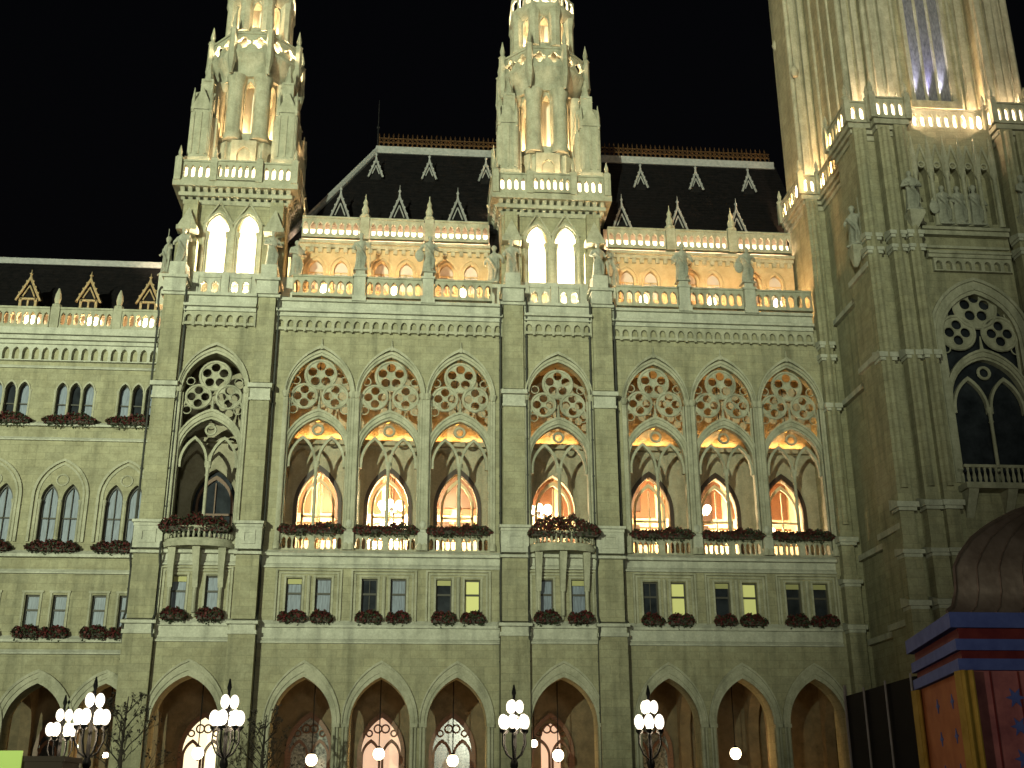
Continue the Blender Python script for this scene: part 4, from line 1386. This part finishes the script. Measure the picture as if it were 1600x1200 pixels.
for xx in (27.4, 29.4, 31.4):
    cb.loft([[(xx - .2, -8.3, 14.8), (xx + .2, -8.3, 14.8), (xx + .2, -8.4, 14.8), (xx - .2, -8.4, 14.8)], [(xx - .25, -8.3, 16.1), (xx + .25, -8.3, 16.1), (xx + .25, -9.2, 16.1), (xx - .25, -9.2, 16.1)]])
cb.build("balcony", TRIM, CT)
# buttress strips with groove between, and caps at three heights
strips = [(23.72, 24.45, -8.62, -7.9), (24.95, 25.62, -9.0, -8.4), (25.85, 26.55, -9.12, -8.4)]
strips += [(2 * TX - b_, 2 * TX - a, y0, y1) for a, b_, y0, y1 in strips]
strips += [(23.72, 24.45, -.52, .2), (2 * TX - 24.45, 2 * TX - 23.72, -.52, .2)]
for a, b_, y0, y1 in strips:
    cs_ = MB()
    cs_.box(a - .08, b_ + .08, y0 - .1, y1, 0, 13.4)
    cs_.box(a, b_, y0, y1, 13.4, 36.8)
    cs_.tube([((a + b_) / 2, y0 - .02, 16.2), ((a + b_) / 2, y0 - .02, 36.6)], .2, 8)
    cs_.build("buttress", ASH, CT)
for a, b_, y0, y1 in strips:
    for z0, dz, o in ((10.4, .5, .2), (12.9, .4, .2), (15.2, .55, .2), (23.1, .55, .14), (29.2, .4, .12), (30.0, .45, .12)):
        if y0 > -1 and z0 > 28:
            z0 -= 3.0
        cc = MB()
        cc.wedge(a - o, b_ + o, y0 - o - .06, y1, z0, z0 + dz, .5)
        cc.box(a - o * .5, b_ + o * .5, y0 - o * .5 - .06, y1, z0 - .16, z0)
        cc.build("buttress_cap", LEDGE, CT)
# string courses on the left face
for zz in (9.6, 14.2, 23.3, 28.4):
    for bx in ((24.72, 25.1, -5.3, -.3), (23.7, 24.0, -8.4, -5.6)):
        cc = MB()
        cc.box(*bx, zz, zz + .3)
        cc.build("string_course", LEDGE, CT)
# corbelled gallery
cg = MB()
for i_, za, zb in ((.25, 36.2, 36.5), (.12, 36.55, 36.8), (0, 36.85, 37.15)):
    cg.poly(full(i_), za, zb)
cg.build("gallery_corbels", TRIM, CT)
gb = MB()
def rail(p, q, n, z0=37.3, z1=38.45):
    p, q = Vector((p[0], p[1], 0)), Vector((q[0], q[1], 0))
    d = q - p
    L_ = d.length
    d.normalize()
    gb.T = Matrix(((d.x, -d.y, 0, p.x), (d.y, d.x, 0, p.y), (0, 0, 1, 0), (0, 0, 0, 1)))
    balus(gb, .14, L_ - .14, .02, z0, z1, n, .16, .29, .2, .1)
    gb.T = None
P0 = full(0)
NB = {0: 9, 1: 1, 2: 7, 3: 1, 4: 4, 5: 1, 6: 1, 7: 4, 8: 1, 9: 11}
np_ = len(P0)
for i in range(np_ - 1):
    a, b_ = P0[i], P0[i + 1]
    L_ = math.dist(a, b_)
    if L_ > .8:
        rail(a, b_, max(1, int(round((L_ - .28) / .45))))
    else:
        gb.box(min(a[0], b_[0]), max(a[0], b_[0]) + .16, min(a[1], b_[1]), max(a[1], b_[1]) + .01, 37.15, 38.6)
for (x, y) in P0:
    gb.box(x - .17, x + .17, y - .17, y + .17, 37.15, 38.62)
    gb.lathe([(.2, 38.62), (.24, 38.75), (.1, 38.9), (.15, 39.15), (.03, 39.6)], x, y, 6)
gb.build("balustrade", TRIM, CT)
# shaft above the gallery
sh = MB()
def shaft():
    p = [(24.0, 3.4), (24.0, .55), (25.3, .55), (25.3, -5.0), (24.0, -5.0), (24.0, -7.65), (25.25, -7.65), (25.25, -8.2), (26.5, -8.2), (26.5, -7.3)]
    return p + [(2 * TX - x, y) for x, y in reversed(p)]
ps = shaft()
sh.poly(ps, 37.0, 74)
sh.build("upper_shaft", ASH, CT)
sr = MB()
for k in (0, 1):
    X = (lambda v: v) if k == 0 else (lambda v: 2 * TX - v)
    for xx, yy, r in ((24.08, -7.6, .16), (24.5, -7.68, .1), (24.9, -7.68, .1), (25.35, -8.15, .15), (25.7, -8.22, .1), (26.05, -8.22, .1), (26.4, -8.15, .15), (26.75, -7.32, .12), (27.1, -7.34, .16), (27.5, -7.34, .1), (24.08, .6, .15), (24.65, .53, .1), (24.05, -5.05, .14), (23.99, -6.4, .1), (25.28, -.6, .12), (25.28, -2.2, .12), (25.28, -4.0, .12)):
        sr.lathe([(r * 1.35, 37.1), (r * 1.35, 38.6), (r, 38.9), (r, 74)], X(xx), yy, 8)
    sr.lathe([(.16, 50.3), (.3, 50.7), (.1, 51.2)], X(24.1), 3.0, 8)
    sr.lathe([(.16, 46.2), (.28, 46.6), (.1, 47.0)], X(24.1), .1, 8)
# tall window with mullions in the front recess
sr.band(arch(TX, 1.1, 39.4, 60, 2), arch(TX, 1.35, 39.4, 60, 2.3), -7.6, -7.2)
for dx in (-.37, .37):
    sr.lathe([(.1, 39.4), (.08, 62)], TX + dx, -7.45, 8)
sr.box(TX - 1.5, TX + 1.5, -7.75, -7.2, 38.9, 39.4)
for k in (0, 1):
    X = (lambda v: v) if k == 0 else (lambda v: 2 * TX - v)
    for x0, x1, y0, y1 in ((25.5, 25.85, -8.5, -8.1), (26.15, 26.45, -8.5, -8.1), (24.2, 24.5, -7.95, -7.6), (24.75, 25.05, -7.95, -7.6), (26.85, 27.2, -7.6, -7.25), (24.15, 24.5, .25, .6), (24.8, 25.1, .25, .6)):
        sr.box(min(X(x0), X(x1)), max(X(x0), X(x1)), y0, y1, 38.9, 74)
sr.build("shaft_rib", TRIM, CT)
wp = MB(); wp.wall(arch(TX, 1.1, 39.4, 60, 2), [], -7.36, -7.33); wp.build("pale_window_pane", UPLITPANE, CT)
for (x, y, zz, e, col) in ((23.8, .12, 37.7, 500, (1, .68, .42)), (24.5, -.02, 37.6, 2600, (1, .64, .34)), (25.0, -1.4, 37.6, 700, WARM), (25.0, -3.0, 37.6, 500, WARM), (25.0, -4.6, 37.6, 500, WARM), (23.76, -6.0, 37.6, 350, WARM), (23.76, -7.3, 37.6, 350, WARM), (23.76, 1.4, 37.6, 350, WARM), (23.76, 2.7, 37.6, 350, WARM),
                          (24.4, -8.15, 37.7, 900, (1, .68, .42)), (25.4, -8.65, 37.7, 800, (1, .7, .45)), (26.2, -8.65, 37.7, 800, (1, .7, .45)), (27.2, -7.8, 37.6, 500, WARM), (28.6, -7.8, 37.6, 500, WARM), (30.2, -7.75, 37.6, 700, (1, .64, .36)), (31.5, -7.75, 37.6, 2400, (1, .66, .38)),
                          (32.3, -8.65, 37.7, 800, (1, .7, .45)), (33.2, -8.65, 37.7, 800, (1, .7, .45)), (34.2, -8.15, 37.7, 500, WARM)):
    lamp('POINT', "gallery_light", (x, y, zz), e, col, .06)
for x0, x1, y, h, nm in ((23.9, 24.6, -.2, 1.1, "at the rear corner"), (24.0, 24.75, -8.33, 1.1, "at the front corner"), (24.95, 26.7, -8.86, 1.15, "in front of the forward buttress"), (26.9, 29.7, -7.92, 1.0, "below the tall window"), (31.8, 33.5, -8.86, 1.15, "at the right edge of the photo")):
    strip_light(x0, x1, y, 37.2, h, "bright strip light behind the great tower gallery rail " + nm, "strip lights behind the great tower gallery rail")
for dx, e, c_ in ((-.98, 2600, (.86, .82, 1.0)), (-.2, 2200, (.66, .58, 1.0)), (.56, 2600, (.9, .86, 1.0))):
    lamp('SPOT', "window_uplight", (TX + dx, -7.62, 39.5), e, c_, .05, (TX + dx - .08, -7.40, 47), spot_size=R(30), spot_blend=.7)

# ================================================================== statues
def statue_mesh(var):
    rnd = random.Random(var * 13 + 5)
    m = MB()
    secs = []
    n = 22
    k = rnd.choice((5, 6, 7))
    ph = rnd.random() * 6
    lean = (rnd.random() - .5) * .12
    for (z_, rx, ry, fo) in ((0, .40, .32, .10), (.25, .37, .30, .12), (.7, .31, .26, .13), (1.05, .30, .25, .10), (1.3, .27, .22, .07), (1.55, .30, .23, .05), (1.78, .35, .24, .03), (1.92, .33, .2, .02), (2.02, .16, .13, 0), (2.1, .09, .09, 0)):
        secs.append([(lean * z_ + rx * (1 + fo * math.sin(k * 2 * PI * j / n + ph + z_)) * math.cos(2 * PI * j / n), ry * (1 + fo * math.sin(k * 2 * PI * j / n + ph + z_)) * math.sin(2 * PI * j / n), z_) for j in range(n)])
    m.loft(secs, True)
    hx = lean * 2.2
    m.ball((hx, -.02, 2.26), .135, .15, .18, 12, 8)
    if var % 3 == 0:
        m.lathe([(.16, 2.3), (.2, 2.36), (.13, 2.5), (.02, 2.58)], hx, 0, 10)       # hat or helmet
    else:
        m.ball((hx, .04, 2.3), .15, .15, .17, 10, 8)                               # hair
    # arms
    L = var % 4
    sh_l, sh_r = Vector((lean * 1.8 - .32, 0, 1.85)), Vector((lean * 1.8 + .32, 0, 1.85))
    if L == 0:
        m.tube([sh_l, (-.5, -.1, 1.5), (-.38, -.34, 1.28)], [.11, .1, .07], 8); m.tube([sh_r, (.52, -.06, 1.55), (.55, -.3, 1.75)], [.11, .1, .07], 8)
        m.tube([(.56, -.34, 0), (.56, -.34, 2.75)], .035, 6)
    elif L == 1:
        m.tube([sh_l, (-.48, -.12, 1.5), (-.1, -.36, 1.45)], [.11, .1, .07], 8); m.tube([sh_r, (.48, -.12, 1.45), (.1, -.36, 1.35)], [.11, .1, .07], 8)
        m.box(-.16, .2, -.46, -.34, 1.3, 1.62)
    elif L == 2:
        m.tube([sh_l, (-.55, -.02, 1.5), (-.62, -.15, 1.12)], [.11, .1, .07], 8); m.tube([sh_r, (.5, -.15, 1.5), (.2, -.36, 1.6)], [.11, .1, .07], 8)
        m.ball((-.6, -.26, .95), .3, .08, .42, 12, 8)
    else:
        m.tube([sh_l, (-.56, .05, 1.5), (-.42, -.2, 1.15)], [.11, .1, .07], 8); m.tube([sh_r, (.58, .02, 1.6), (.66, -.14, 1.25)], [.11, .1, .07], 8)
        m.loft([[(-.42, .05, .3), (-.1, .3, .3), (.1, .3, .3), (.42, .05, .3)], [(-.38, .02, 1.8), (-.1, .24, 1.9), (.1, .24, 1.9), (.38, .02, 1.8)]])
    # cloak fold across the front
    m.tube([(lean * 1.6 - .3, -.14, 1.75), (0, -.3, 1.3), (.28, -.26, .8), (.2, -.3, .2)], [.08, .1, .09, .06], 7)
    m.box(-.42, .42, -.38, .38, -.08, .03)
    o = m.build("statue_source", STATUE)
    md = o.modifiers.new("r", 'REMESH'); md.mode = 'VOXEL'; md.voxel_size = .035
    dg = bpy.context.evaluated_depsgraph_get()
    me = bpy.data.meshes.new_from_object(o.evaluated_get(dg))
    bpy.data.objects.remove(o)
    for p in me.polygons:
        p.use_smooth = True
    me.name = "statue_figure"
    if not me.materials:
        me.materials.append(STATUE)
    return me


SM = [statue_mesh(i) for i in range(5)]
STAT = [
    (-3.48, -.2, 30.95, 0, 0, "robed stone statue on the left-hand middle pedestal of the left gallery rail"),
    (.49, -.2, 30.95, 2, .2, "robed stone statue on the pedestal midway between left gallery and middle tower"),
    (-7.35, .9, 30.9, 1, .5, "stone statue on the right flank of the left tower beside the orange gallery"),
    (4.4, .9, 30.9, 3, -.4, "stone statue on the left flank of the middle tower"),
    (15.72, -.2, 30.95, 3, 0, "dark stone statue first on the gallery rail right of the middle tower"),
    (19.70, -.2, 30.95, 2, .1, "dark stone statue on the gallery rail nearest the great tower"),
    (TB[0] - 2.6, 0.1, 31.05, 4, -.3, "stone statue on the front left corner of the left tower"),
    (TB[0] + 2.6, 0.1, 31.05, 1, .3, "stone statue on the front right corner of the left tower"),
    (TB[0] - 3.6, 1.0, 30.9, 0, -.9, "stone statue on the outer flank of the left tower against the night sky"),
    (TB[1] - 2.6, 0.1, 31.05, 0, -.3, "stone statue left of the two bright openings of the middle tower"),
    (TB[1] + 2.6, 0.1, 31.05, 4, .3, "stone statue right of the two bright openings of the middle tower"),
    (TB[1] + 3.6, 1.0, 30.9, 2, .8, "stone statue on the right flank of the middle tower by the orange wall"),
    (23.55, -7.6, 29.9, 0, -.9, "stone statue at the shadowed left corner of the great tower"),
    (26.2, -9.35, 31.2, 1, -.2, "stone statue on the great tower just left of its columned niches"),
    (28.35, -8.38, 30.95, 2, 0, "stone statue in the first niche of the great tower"),
    (29.25, -8.38, 30.95, 4, 0, "stone statue in the middle niche of the great tower"),
    (30.15, -8.38, 30.95, 3, 0, "stone statue in the farther niche of the great tower"),
    (32.5, -9.35, 31.2, 0, .3, "stone statue on the great tower at the right edge of the photo"),
]
for x, y, zz, v, rz, lab in STAT:
    o = bpy.data.objects.new("statue", SM[v])
    COL.objects.link(o)
    o.location = (x, y, zz + .08)
    o.rotation_euler.z = rz
    s_ = 1.0 if v != 0 else .97
    o.scale = (s_,) * 3
    tag(o, lab, "statue", "stone statues on the town hall")
for x0, x1, y0, y1, z1 in ((25.8, 26.65, -9.75, -9.0, 31.2), (32.05, 32.95, -9.75, -9.0, 31.2), (23.2, 23.9, -8.0, -7.2, 29.9)):
    bk = MB()
    xm, ym = (x0 + x1) / 2, y1
    bk.loft([[(xm - .1, ym - .1, z1 - 1.0), (xm + .1, ym - .1, z1 - 1.0), (xm + .1, ym, z1 - 1.0), (xm - .1, ym, z1 - 1.0)], [(x0, y0, z1 - .2), (x1, y0, z1 - .2), (x1, y1, z1 - .2), (x0, y1, z1 - .2)], [(x0, y0, z1), (x1, y0, z1), (x1, y1, z1), (x0, y1, z1)]])
    bk.build("statue_bracket", TRIM, CT)


# ================================================================== flower boxes
def flower_source(wd, ht, dp, seed, hump=0.0, nleaf=420):
    rnd = random.Random(seed)
    t = MB(); t.box(-wd / 2 + .04, wd / 2 - .04, -dp / 2, dp / 2, 0, .2); t.box(-wd / 2, wd / 2, -dp / 2 - .03, dp / 2 + .03, .2, .24)
    l, p = MB(), MB()
    lumps = [(rnd.uniform(-.5, .5) * wd * .9, rnd.uniform(.75, 1.15)) for _ in range(5)]
    for i in range(nleaf):
        u = rnd.uniform(-1, 1)
        top = ht * (.62 + .38 * max(0, 1 - min(abs(u * wd / 2 - a) for a, b in lumps) / (.3))) * math.sqrt(max(.12, 1 - abs(u) ** 4)) + hump * (1 - u * u)
        lo = -.36 * (1 - u ** 6) * rnd.random()
        zz = lo + (top - lo) * rnd.random() ** .7
        yy = rnd.uniform(-1, 1) * (dp * .5 + .14) - .05
        c = Vector((u * wd / 2 * 1.06, yy, zz + .12))
        s_ = rnd.uniform(.05, .09)
        a, b = Vector((rnd.uniform(-1, 1), rnd.uniform(-1, 1), rnd.uniform(-1, 1))).normalized(), Vector((rnd.uniform(-1, 1), rnd.uniform(-1, 1), rnd.uniform(-1, 1))).normalized()
        b = (b - a * a.dot(b)).normalized()
        q = [tuple(c + a * s_), tuple(c + b * s_ * .8), tuple(c - a * s_), tuple(c - b * s_ * .8)]
        (p if rnd.random() < .55 and zz > -.16 else l).add(q, [(0, 1, 2, 3)])
    return t.mesh("trough", TROUGH), l.mesh("foliage", LEAF), p.mesh("blossoms", PETAL)


SRC = {'s': [flower_source(1.26, .52, .34, k, 0, 900) for k in (1, 2, 3, 4)], 'l': [flower_source(3.45, .50, .34, k, 0, 2000) for k in (5, 6, 7)], 'b': [flower_source(3.7, .6, .5, 8, .6, 2600), flower_source(3.5, .7, .5, 9, .2, 2600)], 'w': [flower_source(2.7, .5, .32, k, 0, 1500) for k in (10, 11)]}


def flowers(kind, i, x, y, z_, label, group, sx=1.0):
    t = tag(empty("flower_box", (x, y, z_)), label, "flower box", group)
    t.scale = (sx, 1, 1)
    src = SRC[kind][i % len(SRC[kind])]
    for nm, me in zip(("trough", "foliage", "blossoms"), src):
        o = bpy.data.objects.new(nm, me)
        COL.objects.link(o)
        o.parent = t


BAYN = {-5.48: "bay right of left tower", -1.5: "middle bay of left loggia", 2.47: "bay left of middle tower", 13.73: "bay right of middle tower", 17.72: "middle bay of right loggia", 21.70: "bay nearest great tower"}
i = 0
for c in CB + RB:
    flowers('l', i, c, -.02, 15.4, "long red geranium box on loggia rail, " + BAYN[c], "long flower boxes on the loggia rails"); i += 1
    for k in (-1, 1):
        flowers('s', i, c + k * W1, -.2, 10.62, "small red flower box under " + ("left" if k < 0 else "right") + " first-floor window, " + BAYN[c], "small flower boxes under first-floor windows", 1.0 + .12 * math.sin(i * 2.3)); i += 1
for n_, c in enumerate(TB):
    flowers('b', 1 - n_, c + (.05 if n_ else -.1), -1.35, 15.1, ("humped red geranium bed on the bowed balcony of the middle tower", "red geraniums along the bowed balcony of the left tower")[1 - n_], "geraniums on the tower balconies")
    for k in (-1, 1):
        flowers('s', i, c + k * .91, -.82, 10.62, "small red flower box under the " + ("left" if k < 0 else "right") + " window of the " + ("left", "middle")[n_] + " tower", "small flower boxes under first-floor windows", 1.0); i += 1
WN = {-22.55: "wing bay at photo edge", -19.05: "middle visible wing bay", -15.65: "wing bay beside left tower"}
for c in WB:
    flowers('w', i, c + .1, .0, 21.3, "dark red flower box under triple top windows, " + WN[c], "flower boxes on the low wing"); i += 1
    flowers('w', i, c + .05, -.05, 14.25, "dark red flower box under arched window pair, " + WN[c], "flower boxes on the low wing", .95); i += 1
    for k in (-1, 1):
        flowers('s', i, c + k * .7, .05, 9.75, "small flower box under " + ("left" if k < 0 else "right") + " lower window, " + WN[c], "flower boxes on the low wing", 1.0); i += 1

# ================================================================== street lamps
def street_lamp(loc, label, e=200):
    t = tag(empty("street_lamp", loc), label, "street lamp", "globe candelabra on the square")
    p = MB()
    p.lathe([(.34, 0), (.34, .25), (.24, .4), (.2, .9), (.13, 1.1), (.16, 1.2), (.085, 1.4), (.07, 2.6), (.12, 2.7), (.12, 2.8), (.06, 2.95), (.05, 4.15), (.09, 4.25), (.05, 4.35), (.04, 4.75), (.07, 4.85), (.02, 5.1)], 0, 0, 12)
    p.build("post", IRON, t)
    a = MB()
    for k in range(6):
        q = 2 * PI * k / 6 + .3
        cx, sx = math.cos(q), math.sin(q)
        a.tube([(.05 * cx, .05 * sx, 2.9), (.25 * cx, .25 * sx, 3.05), (.38 * cx, .38 * sx, 3.35), (.36 * cx, .36 * sx, 3.68)], .025, 6)
        a.lathe([(.03, 3.64), (.1, 3.7), (.11, 3.77)], .36 * cx, .36 * sx, 8)
    for k in range(3):
        q = 2 * PI * k / 3 + .1
        cx, sx = math.cos(q), math.sin(q)
        a.tube([(.05 * cx, .05 * sx, 4.05), (.16 * cx, .16 * sx, 4.12), (.17 * cx, .17 * sx, 4.22)], .02, 6)
    a.build("arms", IRON, t)
    for k in range(6):
        q = 2 * PI * k / 6 + .3
        b = MB(); b.ball((.36 * math.cos(q), .36 * math.sin(q), 4.0), .145, .145, .22, 14, 10); b.build("lamp_globe", GLOW, t)
    for k in range(3):
        q = 2 * PI * k / 3 + .1
        b = MB(); b.ball((.17 * math.cos(q), .17 * math.sin(q), 4.45), .13, .13, .2, 14, 10); b.build("lamp_globe", GLOW, t)
    lamp('POINT', "street_or_added_light", (loc[0], loc[1], loc[2] + 3.55), e, (1.0, .80, .52), .2)
    return t


street_lamp((-8.87, -27.5, 0), "globe candelabrum standing taller of the close pair at the lower left")
street_lamp((-11.33, -21.5, 0), "globe candelabrum partly beside a taller one, leftmost of all lamps")
street_lamp((-5.19, -27.1, 0), "globe candelabrum in front of the left tower arch")
street_lamp((3.2, -25.6, 0), "globe candelabrum in front of the middle tower's left pier")
street_lamp((7.38, -25.6, 0), "globe candelabrum in front of the first arch right of the middle tower")

# ================================================================== bare young trees
def bare_tree(loc, h, label, seed):
    rnd = random.Random(seed)
    t = tag(empty("bare_tree", loc), label, "tree", "bare young trees before the arcade")
    m, c = MB(), MB()
    m.tube([(0, 0, 0), (.05, .02, h * .3), (-.03, 0, h * .6), (.04, 0, h * .96)], [.12, .1, .07, .02], 8)
    lf = MB()
    def branch(p, d, L_, r, lev):
        mid = p + d * L_ * .5 + Vector((rnd.uniform(-1, 1), rnd.uniform(-1, 1), .3)) * L_ * .1
        e = p + d * L_
        c.tube([p, mid, e], [r, r * .75, r * .4], 5)
        for _ in range(2):
            q = p.lerp(e, rnd.uniform(.4, 1))
            s_ = rnd.uniform(.05, .1)
            a = Vector((rnd.uniform(-1, 1), rnd.uniform(-1, 1), rnd.uniform(-1, 1))).normalized() * s_
            b = Vector((rnd.uniform(-1, 1), rnd.uniform(-1, 1), rnd.uniform(-1, 1))).normalized() * s_
            if lev > 1:
                c.add([tuple(q), tuple(q + a), tuple(q + a + b), tuple(q + b)], [(0, 1, 2, 3)])
        if lev < 3:
            for _ in range(3 if lev < 2 else 2):
                dd = (d + Vector((rnd.uniform(-.8, .8), rnd.uniform(-.8, .8), rnd.uniform(-.2, .6)))).normalized()
                branch(p.lerp(e, rnd.uniform(.45, 1)), dd, L_ * rnd.uniform(.5, .75), r * .55, lev + 1)
    for k in range(11):
        zz = h * (.3 + .6 * k / 11)
        a = k * 2.4 + rnd.random()
        branch(Vector((0, 0, zz)), Vector((math.cos(a) * .7, math.sin(a) * .7, .75)).normalized(), h * .22 * (1.2 - k / 14), .035, 0)
    m.build("trunk", BARK, t)
    c.build("crown", BARK, t)


bare_tree((-12.1, -9.5, 0), 6.3, "thin bare tree between the lamp pair and the left tower arch", 3)
bare_tree((-6.3, -8.5, 0), 5.6, "thin bare tree in front of the drainpipe right of the left tower", 8)

# ================================================================== festival pavilion, hoarding and stall
A_, B_, C_, D_ = (7.95, -45.6), (8.62, -42.5), (13.0, -42.5), (13.67, -45.6)
KP = [A_, B_, C_, D_]
ccx, ccy = 10.8, -44.05
def kplan(s, z_):
    return [(ccx + (x - ccx) * s, ccy + (y - ccy) * s, z_) for x, y in KP]
pav = tag(empty("pavilion", (ccx, ccy, 0)), "painted festival pavilion with ribbed copper roof, blue bands and gold corner post", "pavilion")
def pk(mb, name, mm):
    o = mb.build(name, mm, pav)
    o.matrix_parent_inverse = Matrix.Translation((-ccx, -ccy, 0))
    return o
m = MB(); m.loft([kplan(.985, 0), kplan(.985, 3.5)]); m.m = 1
a, b = Vector((*A_, 0)), Vector((*B_, 0))
off = (b - a).cross(Vector((0, 0, 1))).normalized() * .02
q = [a.lerp(b, .0), a.lerp(b, 1)]
m.add([tuple(Vector((ccx + (p.x - ccx) * .985, ccy + (p.y - ccy) * .985, zz)) - off) for p, zz in ((q[0], 0), (q[1], 0), (q[1], 3.5), (q[0], 3.5))], [(0, 1, 2, 3)])
pk(m, "wall", [KWALL, KORNG])
m = MB()
for za, zb, s_, mi in ((3.46, 3.62, 1.03, 0), (3.62, 3.74, 1.0, 1), (3.74, 3.90, 1.03, 0), (3.90, 4.06, 1.0, 1), (4.06, 4.28, 1.05, 0)):
    m.m = mi; m.loft([kplan(s_, za), kplan(s_, zb)])
pk(m, "entablature", [KBLUE, KRED])
for x, y in KP:
    m = MB()
    x, y = ccx + (x - ccx) * 1.0, ccy + (y - ccy) * 1.0
    m.box(x - .1, x + .1, y - .1, y + .1, 0, 3.45); m.tube([(x - .06, y - .11, 0), (x - .06, y - .11, 3.45)], .035, 8); m.tube([(x + .06, y - .11, 0), (x + .06, y - .11, 3.45)], .035, 8)
    m.box(x - .14, x + .14, y - .14, y + .14, 0, .3)
    pk(m, "corner_post", KGOLD)
m = MB()
prof = ((1.05, 4.28), (1.01, 4.36), (.975, 4.6), (.965, 4.95), (.92, 5.15), (.83, 5.42), (.70, 5.66), (.53, 5.9), (.33, 6.1), (.12, 6.25))
KR = [(7.95, -45.6), (8.9, -43.9), (12.72, -43.9), (13.67, -45.6)]
def dense(s_, z_):
    out = []
    for i_ in range(4):
        p, q = Vector(KR[i_]), Vector(KR[(i_ + 1) % 4])
        for k in range(16):
            r_p = p.lerp(q, k / 16)
            out.append((ccx + (r_p.x - ccx) * s_, -44.75 + (r_p.y + 44.75) * s_, z_))
    return out
m.loft([dense(s_, z_) for s_, z_ in prof], True)
for k in range(64):
    m.tube([tuple(Vector(dense(s_ + .004, z_ + .01)[k])) for s_, z_ in prof], .03 if k % 4 == 0 else .012, 5)
m.lathe([(.3, 6.2), (.2, 6.4), (.25, 6.6), (.05, 7.1)], ccx, -44.75, 8)
pk(m, "copper_roof", COPPER)
for xx in [8.35 + .42 * k for k in range(12)]:
    m = MB(); m.box(xx - .012, xx + .012, ccy + (A_[1] - ccy) * .985 - .012, ccy + (A_[1] - ccy) * .985 + .01, 0.3, 3.45); pk(m, "wall_batten", KRED)
# blue painted stars on the front and left walls
def star(c, u, n_, r, pts=6):
    m = MB()
    c, u, n_ = Vector(c), Vector(u).normalized(), Vector(n_).normalized()
    v = Vector((0, 0, 1))
    out = []
    for k in range(pts * 2):
        rr = r if k % 2 == 0 else r * .42
        t_ = PI * k / pts
        out.append(c + (u * math.cos(t_) + v * math.sin(t_)) * rr)
    f0 = [tuple(p + n_ * .012) for p in out]
    m.add(f0 + [tuple(p - n_ * .01) for p in out] + [tuple(c + n_ * .012)], [(k, (k + 1) % (2 * pts), 4 * pts) for k in range(2 * pts)] + [(k, k + 2 * pts, (k + 1) % (2 * pts) + 2 * pts, (k + 1) % (2 * pts)) for k in range(2 * pts)])
    pk(m, "painted_star", KBLUE)
fy = ccy + (A_[1] - ccy) * .985
for zz, r in ((3.08, .15), (2.68, .14), (2.24, .15), (1.8, .14)):
    for xx in (8.68, 9.75, 10.8, 11.85, 12.9):
        star((xx, fy, zz), (1, 0, 0), (0, -1, 0), r)
nl = Vector((-(B_[1] - A_[1]), (B_[0] - A_[0]), 0)).normalized()
for zz in (3.1, 2.6, 2.1):
    for tq in (.3, .62):
        p = a.lerp(b, tq); p = Vector((ccx + (p.x - ccx) * .985, ccy + (p.y - ccy) * .985, zz)) - off
        star(p, b - a, nl, .11, 4)

hd = tag(empty("hoarding", (8.0, -41.5, 0)), "tall black cloth hoarding running back from the painted pavilion", "hoarding")
m = MB()
h0, h1 = Vector((8.72, -42.2, 0)), Vector((8.98, -38.2, 0))
def hk(mb, name, mm):
    o = mb.build(name, mm, hd); o.matrix_parent_inverse = Matrix.Translation((-8.0, 41.5, 0)); return o
m.add([(8.70, -42.2, .05), (8.95, -38.2, .05), (8.95, -38.2, 3.72), (8.70, -42.2, 3.72), (8.76, -42.2, .05), (9.01, -38.2, .05), (9.01, -38.2, 3.72), (8.76, -42.2, 3.72)], [(0, 1, 2, 3), (4, 7, 6, 5), (3, 2, 6, 7), (0, 3, 7, 4), (1, 5, 6, 2), (0, 4, 5, 1)])
hk(m, "cloth", BLACKC)
m = MB()
for tq in (0.02, .36, .68, 1.0):
    p = h0.lerp(h1, tq); m.tube([(p.x - .06, p.y, 0), (p.x - .06, p.y, 3.78)], .02, 6)
m.tube([(9.02, -38.0, 0), (9.02, -38.0, 3.95)], .035, 6)
hk(m, "post", ZINC)

st = tag(empty("market_stall", (-9.9, -30.3, 0)), "small dark stall with a glowing yellow-green front panel at the lower left corner", "stall")
m = MB(); m.box(-.95, 1.15, 0, 1.6, 0, 2.72); m.box(-1.0, 1.2, -.06, 1.7, 2.72, 2.85); m.build("stall_body", STALLD, st)
m = MB(); m.box(-.95, .17, -.13, -.075, 1.0, 2.98); m.build("lit_panel", GREENL, st)
